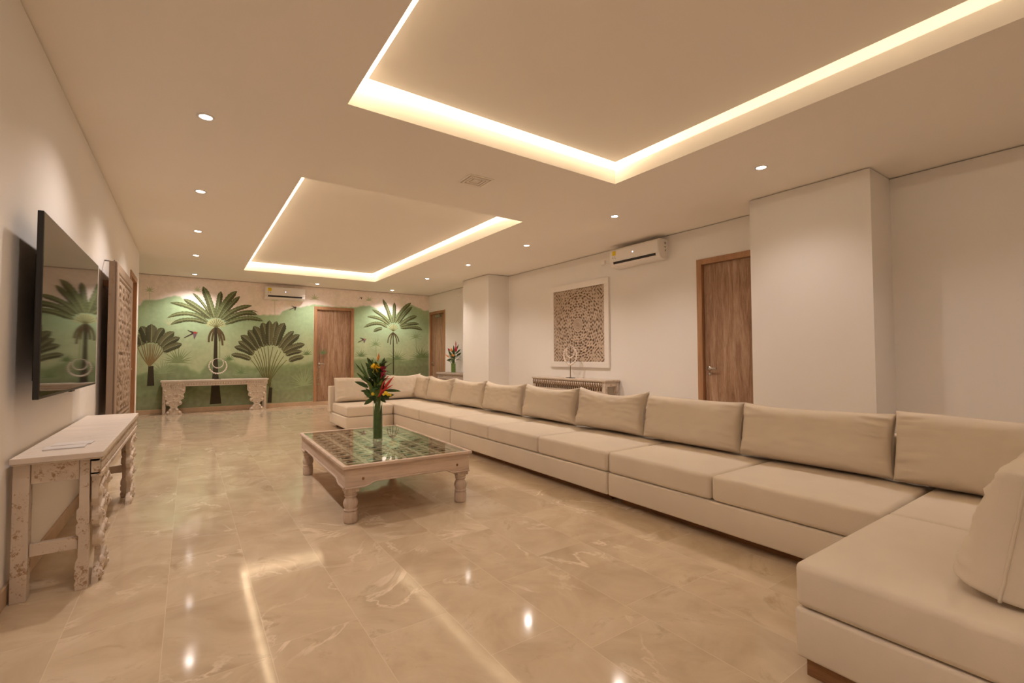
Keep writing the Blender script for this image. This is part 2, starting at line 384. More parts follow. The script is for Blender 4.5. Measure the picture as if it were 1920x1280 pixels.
for i, y in enumerate(ROWY): downlight(.068, y, names_l[i] if i < 5 else 'recessed downlight of the left row, %s beyond the top picture edge' % ('first', 'second', 'third', 'fourth')[i-5], DIM[y])
for i, y in enumerate(ROWY): downlight(4.02, y, names_r[i] if i < 6 else 'recessed downlight of the right row, %s beyond the right picture edge' % ('first', 'second', 'third')[i-6], DIM[y])
downlight(2.30, 10.85, 'single recessed downlight between the rows, beside the far air conditioner')

# ---------------------------------------------------------------- ceiling vents, small wall boxes
v = thing('ceiling_vent', (2.145, 3.675, CEIL), 'square white air diffuser in the ceiling between the two trays', 'vent')
b = MB()
for k, (r, z) in enumerate(((.125, -.008), (.094, -.011), (.066, -.009), (.038, -.008))):
    w2 = .018 if k == 0 else .014
    for sx, sy in ((1, 0), (-1, 0), (0, 1), (0, -1)):
        if sx: b.box(*sorted((sx*r, sx*(r-w2))), -r, r, z, 0)
        else: b.box(-r+w2, r-w2, *sorted((sy*r, sy*(r-w2))), z, 0)
b.build('diffuser_frame', 'ceil', v, bevel=.002)
b = MB(); b.box(-.11, .11, -.11, .11, -.001, .0); b.build('diffuser_back', 'tan_stone', v)
b = MB(); b.add([(-.022,-.022,-.004),(.022,-.022,-.004),(.022,.022,-.004),(-.022,.022,-.004),(0,0,-.014)], [(0,1,4),(1,2,4),(2,3,4),(3,0,4)]); b.build('diffuser_center', 'ceil', v)
b = MB(); b.box(2.08, 2.22, 10.66, 10.69, CEIL-.006, CEIL); b.box(2.085, 2.215, 10.655, 10.66, CEIL-.008, CEIL)  # narrow linear air grille on the ceiling
tag(b.build('ceiling_grille', 'ac', bevel=.002), 'slim white strip sensor on the ceiling beside the single far downlight', 'grille')
b = MB(); b.box(5.165, 5.2, 9.62, 9.70, 2.50, 2.57); b.box(5.15, 5.165, 9.635, 9.685, 2.51, 2.55)  # small wall camera in a white housing
tag(b.build('wall_camera', 'ac', bevel=.004), 'small white wall camera high on the wall behind the far column', 'wall camera')
b = MB(); b.box(5.215, 5.25, 5.03, 5.10, 2.49, 2.56); b.tube([(5.23, 5.03, 2.50), (5.232, 4.93, 2.475), (5.235, 4.78, 2.48)], .006, 8)
tag(b.build('power_socket', 'ac', bevel=.004), 'small white wall socket with cord left of the right-hand air conditioner', 'socket')

# ---------------------------------------------------------------- mural on the far wall
ML=[(.316,1.8,-.001,2.1,-.357,1.869,.078,1),(.304,1.771,-.017,1.941,-.307,1.734,.078,0),(.341,1.862,.014,2.161,-.321,2.166,.078,1),(.366,1.879,.139,2.125,-.105,2.252,.1,0),(.392,1.887,.201,2.245,.041,2.386,.05,0),(.418,1.889,.328,2.25,.215,2.53,.122,1),(.451,1.89,.496,2.249,.525,2.454,.1,0),(.47,1.891,.583,2.251,.809,2.484,.122,1),(.51,1.888,.698,2.19,.865,2.377,.089,0),(.54,1.857,.738,2.134,1.093,2.189,.089,1),(.588,1.831,.908,2.113,1.196,2.0,.1,0),(.601,1.771,.996,2.013,1.313,1.867,.089,1),(.681,1.947,1.0,2.147,1.208,2.058,.022,0),(-.8,1.284,-.839,1.39,-.865,1.468,.156,2),(-.745,1.32,-.747,1.435,-.816,1.519,.133,3),(-.667,1.357,-.67,1.537,-.763,1.685,.156,2),(-.604,1.372,-.603,1.54,-.605,1.731,.178,3),(-.541,1.359,-.495,1.56,-.412,1.661,.133,2),(-.471,1.316,-.4,1.474,-.245,1.592,.144,3),(-.435,1.272,-.344,1.405,-.15,1.483,.122,2),(-.416,1.207,-.296,1.296,-.117,1.357,.122,3),(1.095,1.035,.931,1.137,.725,1.144,.1,3),(1.139,1.136,.98,1.271,.779,1.31,.111,2),(1.146,1.162,1.019,1.341,.849,1.424,.111,3),(1.205,1.23,1.071,1.438,.894,1.549,.144,2),(1.257,1.272,1.165,1.518,1.028,1.666,.156,3),(1.332,1.302,1.254,1.576,1.13,1.751,.167,2),(1.393,1.33,1.367,1.633,1.295,1.837,.167,3),(1.439,1.331,1.412,1.657,1.436,1.889,.133,2),(1.496,1.338,1.51,1.655,1.576,1.878,.133,3),(1.555,1.327,1.616,1.633,1.73,1.846,.178,2),(1.626,1.284,1.748,1.525,1.925,1.672,.111,3),(1.69,1.232,1.837,1.46,2.041,1.594,.144,2),(1.706,1.188,1.901,1.331,2.154,1.378,.133,3),(1.763,1.124,1.9,1.219,2.095,1.216,.1,2),(1.828,.995,1.956,1.093,2.141,1.091,.111,3),(4.072,1.813,3.864,2.036,3.48,1.803,.078,1),(3.944,1.794,3.844,1.803,3.725,1.713,.078,0),(4.114,1.877,3.921,2.093,3.569,2.071,.072,1),(4.146,1.905,3.974,2.139,3.681,2.251,.078,0),(4.19,1.928,4.112,2.214,3.95,2.526,.089,1),(4.222,1.939,4.259,2.216,4.247,2.462,.089,0),(4.266,1.931,4.401,2.277,4.697,2.48,.1,1),(4.342,1.923,4.479,2.164,4.732,2.385,.089,0),(4.386,1.882,4.62,2.101,4.859,2.142,.1,1),(4.398,1.851,4.677,1.985,4.918,1.938,.072,0),(4.409,1.813,4.76,1.913,5.016,1.785,.083,1)]
MS=[([(.453,1.697),(.319,1.616),(.329,1.398)],.044,.033,4),([(.453,1.697),(.39,1.587),(.386,1.418)],.044,.033,4),([(.453,1.697),(.422,1.634),(.417,1.557)],.044,.033,4),([(.453,1.697),(.514,1.59),(.517,1.42)],.044,.033,4),([(.453,1.697),(.553,1.591),(.57,1.335)],.044,.033,4),([(.453,1.697),(.586,1.623),(.602,1.437)],.044,.033,4),([(4.219,1.698),(4.084,1.615),(4.085,1.437)],.029,.024,4),([(4.219,1.698),(4.153,1.574),(4.154,1.397)],.029,.024,4),([(4.219,1.698),(4.224,1.618),(4.224,1.576)],.029,.024,4),([(4.219,1.698),(4.311,1.599),(4.323,1.42)],.029,.024,4),([(4.219,1.698),(4.355,1.621),(4.373,1.469)],.029,.024,4),([(.449,1.721),(.449,1.414),(.45,1.063),(.453,.866)],.05,.078,5),([(.453,.877),(.455,.702),(.458,.517),(.463,.32),(.467,.135)],.078,.2,5),([(-.597,.924),(-.597,.719),(-.594,.545)],.078,.111,5),([(1.473,.431),(1.463,.269),(1.456,.102)],.067,.078,5),([(4.219,1.712),(4.23,1.282),(4.233,.644)],.022,.029,5),([(.515,1.528),(.522,1.342),(.524,1.064)],.01,.01,8),([(-.619,.918),(-.731,1.069),(-.8,1.277)],.018,.013,6),([(-.619,.918),(-.696,1.069),(-.745,1.32)],.018,.013,6),([(-.619,.918),(-.675,1.069),(-.712,1.342)],.018,.013,6),([(-.619,.918),(-.646,1.069),(-.667,1.35)],.018,.013,6),([(-.619,.918),(-.625,1.069),(-.632,1.35)],.018,.013,6),([(-.619,.918),(-.608,1.069),(-.604,1.358)],.018,.013,6),([(-.619,.918),(-.586,1.069),(-.569,1.351)],.018,.013,6),([(-.619,.918),(-.568,1.069),(-.541,1.344)],.018,.013,6),([(-.619,.918),(-.547,1.069),(-.506,1.33)],.018,.013,6),([(-.619,.918),(-.526,1.069),(-.47,1.309)],.018,.013,6),([(-.619,.918),(-.504,1.068),(-.435,1.265)],.018,.013,6),([(-.619,.918),(-.493,1.068),(-.416,1.207)],.018,.013,6),([(1.458,.432),(1.302,.685),(1.192,.89),(1.096,1.027)],.02,.012,7),([(1.458,.432),(1.325,.667),(1.227,.934),(1.139,1.111)],.02,.012,7),([(1.458,.432),(1.348,.666),(1.259,.964),(1.176,1.162)],.02,.012,7),([(1.458,.432),(1.363,.666),(1.292,1.005),(1.22,1.23)],.02,.012,7),([(1.458,.432),(1.386,.665),(1.338,1.035),(1.279,1.281)],.02,.012,7),([(1.458,.432),(1.401,.665),(1.377,1.045),(1.332,1.299)],.02,.012,7),([(1.458,.432),(1.421,.664),(1.432,1.06),(1.408,1.325)],.02,.012,7),([(1.458,.432),(1.432,.664),(1.458,1.055),(1.508,1.317)],.02,.012,7),([(1.458,.432),(1.447,.664),(1.522,1.013),(1.603,1.249)],.02,.012,7),([(1.458,.432),(1.463,.663),(1.566,.992),(1.666,1.214)],.02,.012,7),([(1.458,.432),(1.478,.646),(1.607,.923),(1.723,1.11)],.02,.012,7),([(1.458,.432),(1.486,.628),(1.645,.863),(1.78,1.022)],.02,.012,7),([(.454,1.699),(.58,1.773)],.009,.009,7),([(4.225,1.731),(4.353,1.824)],.007,.007,7),([(.454,1.699),(.562,1.815)],.009,.009,7),([(4.225,1.731),(4.335,1.866)],.007,.007,7),([(.454,1.699),(.532,1.849)],.009,.009,7),([(4.225,1.731),(4.305,1.899)],.007,.007,7),([(.454,1.699),(.494,1.869)],.009,.009,7),([(4.225,1.731),(4.266,1.92)],.007,.007,7),([(.454,1.699),(.452,1.875)],.009,.009,7),([(4.225,1.731),(4.223,1.926)],.007,.007,7),([(.454,1.699),(.41,1.866)],.009,.009,7),([(4.225,1.731),(4.181,1.916)],.007,.007,7),([(.454,1.699),(.373,1.842)],.009,.009,7),([(4.225,1.731),(4.143,1.893)],.007,.007,7),([(.454,1.699),(.345,1.806)],.009,.009,7),([(4.225,1.731),(4.114,1.858)],.007,.007,7),([(.454,1.699),(.328,1.763)],.009,.009,7),([(4.225,1.731),(4.097,1.815)],.007,.007,7),([(-.172,.992),(-.058,.988),(.058,.963)],.033,.002,10),([(-.172,.992),(-.057,1.025),(.06,1.036)],.033,.002,10),([(-.172,.992),(-.053,1.055),(.068,1.098)],.033,.002,10),([(-.172,.992),(-.063,1.117),(.048,1.221)],.033,.002,10),([(-.172,.992),(-.101,1.118),(-.029,1.224)],.033,.002,10),([(-.172,.992),(-.12,1.136),(-.068,1.26)],.033,.002,10),([(-.172,.992),(-.143,1.137),(-.114,1.262)],.033,.002,10),([(-.172,.992),(-.169,1.187),(-.166,1.361)],.033,.002,10),([(-.172,.992),(-.215,1.173),(-.257,1.333)],.033,.002,10),([(-.172,.992),(-.232,1.129),(-.29,1.245)],.033,.002,10),([(-.172,.992),(-.259,1.134),(-.345,1.254)],.033,.002,10),([(-.172,.992),(-.294,1.106),(-.413,1.197)],.033,.002,10),([(-.172,.992),(-.279,1.051),(-.383,1.089)],.033,.002,10),([(-.172,.992),(-.309,1.031),(-.442,1.048)],.033,.002,10),([(-.172,.992),(-.288,.995),(-.402,.978)],.033,.002,10),([(-.413,.777),(-.317,.799),(-.219,.801)],.029,.002,11),([(-.413,.777),(-.299,.849),(-.183,.902)],.029,.002,11),([(-.413,.777),(-.328,.86),(-.242,.924)],.029,.002,11),([(-.413,.777),(-.344,.898),(-.273,1.001)],.029,.002,11),([(-.413,.777),(-.364,.928),(-.313,1.06)],.029,.002,11),([(-.413,.777),(-.39,.919),(-.366,1.04)],.029,.002,11),([(-.413,.777),(-.417,.924),(-.421,1.05)],.029,.002,11),([(-.413,.777),(-.436,.916),(-.458,1.034)],.029,.002,11),([(-.413,.777),(-.463,.89),(-.512,.983)],.029,.002,11),([(-.413,.777),(-.487,.903),(-.56,1.008)],.029,.002,11),([(-.413,.777),(-.506,.872),(-.597,.947)],.029,.002,11),([(-.413,.777),(-.513,.836),(-.611,.875)],.029,.002,11),([(-.413,.777),(-.514,.796),(-.612,.794)],.029,.002,11),([(-.321,1.715),(-.254,1.771),(-.187,1.806)],.018,.002,12),([(-.321,1.715),(-.266,1.795),(-.212,1.855)],.018,.002,12),([(-.321,1.715),(-.274,1.823),(-.227,1.91)],.018,.002,12),([(-.321,1.715),(-.298,1.828),(-.274,1.92)],.018,.002,12),([(-.321,1.715),(-.326,1.816),(-.332,1.895)],.018,.002,12),([(-.321,1.715),(-.338,1.818),(-.355,1.899)],.018,.002,12),([(-.321,1.715),(-.37,1.814),(-.418,1.891)],.018,.002,12),([(-.321,1.715),(-.377,1.794),(-.433,1.85)],.018,.002,12),([(-.321,1.715),(-.392,1.775),(-.463,1.813)],.018,.002,12),([(2.146,.454),(2.34,.474),(2.539,.469)],.033,.002,11),([(2.146,.454),(2.334,.559),(2.526,.642)],.033,.002,11),([(2.146,.454),(2.305,.607),(2.467,.738)],.033,.002,11),([(2.146,.454),(2.253,.602),(2.362,.727)],.033,.002,11),([(2.146,.454),(2.202,.668),(2.258,.859)],.033,.002,11),([(2.146,.454),(2.165,.688),(2.185,.898)],.033,.002,11),([(2.146,.454),(2.105,.678),(2.065,.878)],.033,.002,11),([(2.146,.454),(2.079,.628),(2.012,.776)],.033,.002,11),([(2.146,.454),(2.042,.6),(1.939,.72)],.033,.002,11),([(2.146,.454),(1.974,.599),(1.806,.718)],.033,.002,11),([(2.146,.454),(2.004,.526),(1.864,.573)],.033,.002,11),([(2.146,.454),(1.987,.492),(1.831,.506)],.033,.002,11),([(2.146,.454),(1.98,.426),(1.818,.375)],.033,.002,11),([(3.433,1.101),(3.508,1.109),(3.584,1.09)],.022,.002,13),([(3.433,1.101),(3.514,1.139),(3.595,1.151)],.022,.002,13),([(3.433,1.101),(3.499,1.147),(3.566,1.167)],.022,.002,13),([(3.433,1.101),(3.492,1.164),(3.551,1.202)],.022,.002,13),([(3.433,1.101),(3.47,1.181),(3.507,1.235)],.022,.002,13),([(3.433,1.101),(3.461,1.196),(3.488,1.265)],.022,.002,13),([(3.433,1.101),(3.436,1.215),(3.439,1.304)],.022,.002,13),([(3.433,1.101),(3.414,1.2),(3.394,1.272)],.022,.002,13),([(3.433,1.101),(3.387,1.185),(3.341,1.242)],.022,.002,13),([(3.433,1.101),(3.367,1.169),(3.301,1.211)],.022,.002,13),([(3.433,1.101),(3.361,1.157),(3.289,1.186)],.022,.002,13),([(3.433,1.101),(3.352,1.138),(3.273,1.15)],.022,.002,13),([(3.433,1.101),(3.336,1.114),(3.239,1.1)],.022,.002,13),([(4.332,1.018),(4.471,1.03),(4.613,1.014)],.024,.002,13),([(4.332,1.018),(4.459,1.045),(4.588,1.044)],.024,.002,13),([(4.332,1.018),(4.449,1.075),(4.567,1.105)],.024,.002,13),([(4.332,1.018),(4.46,1.117),(4.591,1.189)],.024,.002,13),([(4.332,1.018),(4.412,1.115),(4.492,1.185)],.024,.002,13),([(4.332,1.018),(4.387,1.157),(4.443,1.27)],.024,.002,13),([(4.332,1.018),(4.353,1.159),(4.374,1.273)],.024,.002,13),([(4.332,1.018),(4.323,1.172),(4.314,1.298)],.024,.002,13),([(4.332,1.018),(4.29,1.171),(4.249,1.296)],.024,.002,13),([(4.332,1.018),(4.277,1.135),(4.224,1.224)],.024,.002,13),([(4.332,1.018),(4.236,1.151),(4.141,1.255)],.024,.002,13),([(4.332,1.018),(4.2,1.116),(4.07,1.186)],.024,.002,13),([(4.332,1.018),(4.199,1.091),(4.069,1.136)],.024,.002,13),([(4.332,1.018),(4.188,1.051),(4.047,1.057)],.024,.002,13),([(4.332,1.018),(4.193,1.019),(4.057,.993)],.024,.002,13),([(4.982,1.07),(5.154,1.078),(5.329,1.057)],.033,.002,13),([(4.982,1.07),(5.165,1.108),(5.351,1.118)],.033,.002,13),([(4.982,1.07),(5.105,1.143),(5.23,1.188)],.033,.002,13),([(4.982,1.07),(5.124,1.197),(5.267,1.297)],.033,.002,13),([(4.982,1.07),(5.067,1.184),(5.153,1.27)],.033,.002,13),([(4.982,1.07),(5.037,1.205),(5.094,1.312)],.033,.002,13),([(4.982,1.07),(5.009,1.241),(5.037,1.384)],.033,.002,13),([(4.982,1.07),(4.99,1.217),(4.998,1.337)],.033,.002,13),([(4.982,1.07),(4.94,1.233),(4.899,1.367)],.033,.002,13),([(4.982,1.07),(4.893,1.234),(4.806,1.369)],.033,.002,13),([(4.982,1.07),(4.899,1.183),(4.818,1.267)],.033,.002,13),([(4.982,1.07),(4.869,1.153),(4.758,1.208)],.033,.002,13),([(4.982,1.07),(4.851,1.13),(4.721,1.161)],.033,.002,13),([(4.982,1.07),(4.808,1.106),(4.638,1.114)],.033,.002,13),([(4.982,1.07),(4.82,1.068),(4.661,1.038)],.033,.002,13),([(2.55,1.164),(2.607,1.181),(2.665,1.173)],.022,.002,13),([(2.55,1.164),(2.604,1.203),(2.659,1.217)],.022,.002,13),([(2.55,1.164),(2.595,1.231),(2.641,1.274)],.022,.002,13),([(2.55,1.164),(2.574,1.239),(2.598,1.289)],.022,.002,13),([(2.55,1.164),(2.553,1.233),(2.556,1.277)],.022,.002,13),([(2.55,1.164),(2.525,1.238),(2.5,1.286)],.022,.002,13),([(2.55,1.164),(2.502,1.223),(2.454,1.257)],.022,.002,13),([(2.55,1.164),(2.496,1.205),(2.442,1.22)],.022,.002,13),([(2.55,1.164),(2.487,1.175),(2.424,1.162)],.022,.002,13),([(.91,.747),(.979,.752),(1.048,.736)],.022,.002,13),([(.91,.747),(.957,.783),(1.005,.798)],.022,.002,13),([(.91,.747),(.951,.806),(.991,.843)],.022,.002,13),([(.91,.747),(.929,.82),(.948,.871)],.022,.002,13),([(.91,.747),(.911,.828),(.913,.887)],.022,.002,13),([(.91,.747),(.886,.813),(.862,.857)],.022,.002,13),([(.91,.747),(.867,.814),(.825,.858)],.022,.002,13),([(.91,.747),(.852,.784),(.795,.798)],.022,.002,13),([(.91,.747),(.842,.762),(.774,.754)],.022,.002,13),([(2.195,1.14),(2.255,1.154),(2.317,1.145)],.022,.002,13),([(2.195,1.14),(2.253,1.179),(2.312,1.194)],.022,.002,13),([(2.195,1.14),(2.256,1.205),(2.318,1.246)],.022,.002,13),([(2.195,1.14),(2.234,1.224),(2.273,1.284)],.022,.002,13),([(2.195,1.14),(2.211,1.235),(2.228,1.307)],.022,.002,13),([(2.195,1.14),(2.186,1.218),(2.177,1.273)],.022,.002,13),([(2.195,1.14),(2.16,1.214),(2.126,1.264)],.022,.002,13),([(2.195,1.14),(2.132,1.207),(2.07,1.249)],.022,.002,13),([(2.195,1.14),(2.138,1.172),(2.082,1.179)],.022,.002,13),([(2.195,1.14),(2.123,1.154),(2.052,1.144)],.022,.002,13),([(.694,1.029),(.749,1.039),(.805,1.028)],.024,.002,13),([(.694,1.029),(.736,1.057),(.777,1.063)],.024,.002,13),([(.694,1.029),(.739,1.081),(.784,1.111)],.024,.002,13),([(.694,1.029),(.722,1.096),(.751,1.14)],.024,.002,13),([(.694,1.029),(.699,1.102),(.704,1.153)],.024,.002,13),([(.694,1.029),(.683,1.101),(.672,1.15)],.024,.002,13),([(.694,1.029),(.665,1.1),(.637,1.149)],.024,.002,13),([(.694,1.029),(.649,1.084),(.604,1.117)],.024,.002,13),([(.694,1.029),(.64,1.065),(.587,1.078)],.024,.002,13),([(.694,1.029),(.641,1.038),(.589,1.024)],.024,.002,13),([(-.066,.293),(-.004,.301),(.059,.288)],.022,.002,11),([(-.066,.293),(-.006,.336),(.055,.358)],.022,.002,11),([(-.066,.293),(-.025,.357),(.017,.399)],.022,.002,11),([(-.066,.293),(-.04,.371),(-.014,.427)],.022,.002,11),([(-.066,.293),(-.07,.38),(-.074,.446)],.022,.002,11),([(-.066,.293),(-.096,.379),(-.126,.444)],.022,.002,11),([(-.066,.293),(-.114,.363),(-.162,.412)],.022,.002,11),([(-.066,.293),(-.122,.335),(-.178,.355)],.022,.002,11),([(-.066,.293),(-.146,.311),(-.225,.308)],.022,.002,11),([(3.78,1.389),(3.855,1.371),(3.931,1.326)],.027,.002,14),([(3.78,1.389),(3.852,1.41),(3.925,1.404)],.027,.002,14),([(3.78,1.389),(3.836,1.436),(3.892,1.457)],.027,.002,14),([(3.78,1.389),(3.814,1.481),(3.849,1.546)],.027,.002,14),([(3.78,1.389),(3.775,1.487),(3.771,1.558)],.027,.002,14),([(3.78,1.389),(3.743,1.46),(3.707,1.504)],.027,.002,14),([(3.78,1.389),(3.715,1.444),(3.651,1.472)],.027,.002,14),([(3.78,1.389),(3.691,1.41),(3.604,1.405)],.027,.002,14),([(3.78,1.389),(3.697,1.366),(3.616,1.318)],.027,.002,14),([(4.832,1.596),(4.914,1.576),(4.998,1.529)],.027,.002,14),([(4.832,1.596),(4.924,1.624),(5.017,1.625)],.027,.002,14),([(4.832,1.596),(4.909,1.664),(4.988,1.704)],.027,.002,14),([(4.832,1.596),(4.879,1.691),(4.928,1.76)],.027,.002,14),([(4.832,1.596),(4.832,1.693),(4.833,1.763)],.027,.002,14),([(4.832,1.596),(4.784,1.682),(4.737,1.741)],.027,.002,14),([(4.832,1.596),(4.768,1.651),(4.705,1.679)],.027,.002,14),([(4.832,1.596),(4.743,1.619),(4.655,1.615)],.027,.002,14),([(4.832,1.596),(4.744,1.569),(4.657,1.515)],.027,.002,14),([(3.359,.819),(3.425,.835),(3.492,.825)],.018,.002,13),([(3.359,.819),(3.41,.868),(3.463,.892)],.018,.002,13),([(3.359,.819),(3.386,.882),(3.414,.92)],.018,.002,13),([(3.359,.819),(3.361,.902),(3.364,.959)],.018,.002,13),([(3.359,.819),(3.322,.894),(3.286,.944)],.018,.002,13),([(3.359,.819),(3.293,.877),(3.228,.909)],.018,.002,13),([(3.359,.819),(3.298,.836),(3.238,.828)],.018,.002,13),([(-.647,2.373),(-.606,2.372),(-.565,2.349)],.027,.002,12),([(-.647,2.373),(-.61,2.409),(-.572,2.425)],.027,.002,12),([(-.647,2.373),(-.629,2.422),(-.61,2.449)],.027,.002,12),([(-.647,2.373),(-.646,2.427),(-.645,2.459)],.027,.002,12),([(-.647,2.373),(-.67,2.427),(-.693,2.46)],.027,.002,12),([(-.647,2.373),(-.685,2.397),(-.723,2.399)],.027,.002,12),([(-.647,2.373),(-.68,2.374),(-.712,2.354)],.027,.002,12),([(.119,2.434),(.164,2.434),(.21,2.413)],.027,.002,12),([(.119,2.434),(.161,2.465),(.203,2.475)],.027,.002,12),([(.119,2.434),(.141,2.488),(.163,2.52)],.027,.002,12),([(.119,2.434),(.116,2.489),(.113,2.523)],.027,.002,12),([(.119,2.434),(.099,2.478),(.078,2.501)],.027,.002,12),([(.119,2.434),(.088,2.459),(.058,2.463)],.027,.002,12),([(.119,2.434),(.085,2.433),(.051,2.411)],.027,.002,12),([(1.527,2.344),(1.58,2.342),(1.634,2.317)],.027,.002,12),([(1.527,2.344),(1.577,2.38),(1.628,2.392)],.027,.002,12),([(1.527,2.344),(1.554,2.406),(1.581,2.444)],.027,.002,12),([(1.527,2.344),(1.525,2.417),(1.523,2.466)],.027,.002,12),([(1.527,2.344),(1.496,2.399),(1.465,2.43)],.027,.002,12),([(1.527,2.344),(1.48,2.373),(1.433,2.378)],.027,.002,12),([(1.527,2.344),(1.481,2.339),(1.435,2.311)],.027,.002,12),([(3.605,2.471),(3.656,2.476),(3.707,2.455)],.027,.002,12),([(3.605,2.471),(3.658,2.512),(3.712,2.527)],.027,.002,12),([(3.605,2.471),(3.636,2.528),(3.668,2.559)],.027,.002,12),([(3.605,2.471),(3.601,2.538),(3.598,2.579)],.027,.002,12),([(3.605,2.471),(3.57,2.534),(3.535,2.571)],.027,.002,12),([(3.605,2.471),(3.552,2.498),(3.5,2.499)],.027,.002,12),([(3.605,2.471),(3.549,2.469),(3.493,2.44)],.027,.002,12),([(2.352,2.424),(2.408,2.423),(2.465,2.396)],.027,.002,12),([(2.352,2.424),(2.409,2.46),(2.466,2.471)],.027,.002,12),([(2.352,2.424),(2.379,2.478),(2.407,2.507)],.027,.002,12),([(2.352,2.424),(2.349,2.498),(2.345,2.546)],.027,.002,12),([(2.352,2.424),(2.323,2.482),(2.295,2.516)],.027,.002,12),([(2.352,2.424),(2.3,2.455),(2.249,2.461)],.027,.002,12),([(2.352,2.424),(2.296,2.422),(2.24,2.395)],.027,.002,12),([(3.78,1.389),(3.795,1.1)],.008,.01,14),([(4.832,1.596),(4.848,1.181)],.008,.01,14),([(1.527,2.344),(1.543,1.899)],.008,.01,12),([(-.647,2.373),(-.634,2.116)],.008,.01,12)]
MB_=[(15,[(.131,1.591),(.097,1.61),(.063,1.599),(.056,1.569),(.09,1.549),(.123,1.56)]),(17,[(.064,1.589),(-.085,1.484),(-.076,1.478),(.064,1.559)]),(17,[(.072,1.6),(-.029,1.637),(-.021,1.622),(.064,1.569)]),(16,[(.064,1.569),(.123,1.57),(.099,1.488),(.087,1.457),(.073,1.498)]),(17,[(.131,1.591),(.156,1.612),(.131,1.581)]),(17,[(1.973,2.213),(1.949,2.224),(1.925,2.216),(1.919,2.196),(1.943,2.184),(1.967,2.192)]),(17,[(1.925,2.21),(1.817,2.138),(1.823,2.134),(1.925,2.19)]),(17,[(1.931,2.217),(1.858,2.239),(1.864,2.229),(1.925,2.197)]),(17,[(1.925,2.197),(1.967,2.199),(1.95,2.145),(1.941,2.125),(1.931,2.151)]),(17,[(1.973,2.213),(1.991,2.227),(1.973,2.206)]),(18,[(3.538,1.524),(3.507,1.539),(3.476,1.53),(3.469,1.507),(3.5,1.492),(3.531,1.5)]),(17,[(3.476,1.523),(3.339,1.443),(3.346,1.438),(3.476,1.499)]),(17,[(3.484,1.53),(3.391,1.56),(3.399,1.548),(3.476,1.507)]),(16,[(3.476,1.507),(3.531,1.508),(3.508,1.445),(3.496,1.422),(3.485,1.453)]),(17,[(3.538,1.524),(3.562,1.54),(3.538,1.516)]),(17,[(3.437,2.529),(3.422,2.535),(3.408,2.53),(3.404,2.519),(3.419,2.513),(3.433,2.517)]),(17,[(3.408,2.526),(3.344,2.486),(3.347,2.484),(3.408,2.516)]),(17,[(3.412,2.53),(3.368,2.542),(3.372,2.537),(3.408,2.519)]),(17,[(3.408,2.519),(3.433,2.521),(3.423,2.491),(3.417,2.48),(3.412,2.494)]),(17,[(3.437,2.529),(3.448,2.537),(3.437,2.525)])]
ME=[(-.96,2.046),(-.782,2.087),(-.748,2.175),(-.619,2.2),(-.488,2.219),(-.381,2.268),(-.254,2.309),(-.16,2.295),(-.089,2.236),(.081,2.074),(.399,1.961),(.874,1.961),(1.272,2.003),(1.637,2.021),(1.689,2.107),(1.764,2.146),(1.938,2.216),(2.071,2.212),(2.183,2.255),(2.353,2.302),(2.706,2.261),(3.266,2.281),(3.45,2.331),(3.645,2.343),(3.778,2.284),(3.98,2.136),(4.256,2.15),(4.466,2.296),(4.653,2.431),(4.725,2.427),(4.94,2.351),(5.052,2.301),(5.173,2.307),(5.358,2.275)]
MD=[(-.935,.738),(-.763,.785),(-.457,.881),(-.291,.983),(-.076,.938),(.074,.851),(.19,.795),(.34,1.02),(.506,1.063),(.675,1.062),(.888,.949),(1.135,.901),(1.389,.92),(1.703,.94),(2.14,.959),(2.482,1.054),(3.268,1.05),(3.588,1.075),(3.92,1.047),(4.123,1.1),(4.544,1.017),(4.76,1.043),(4.981,1.154),(5.207,1.21),(5.36,1.21)]
MF=[((.449,1.732),.17,.17),((4.227,1.798),.12,.12)]

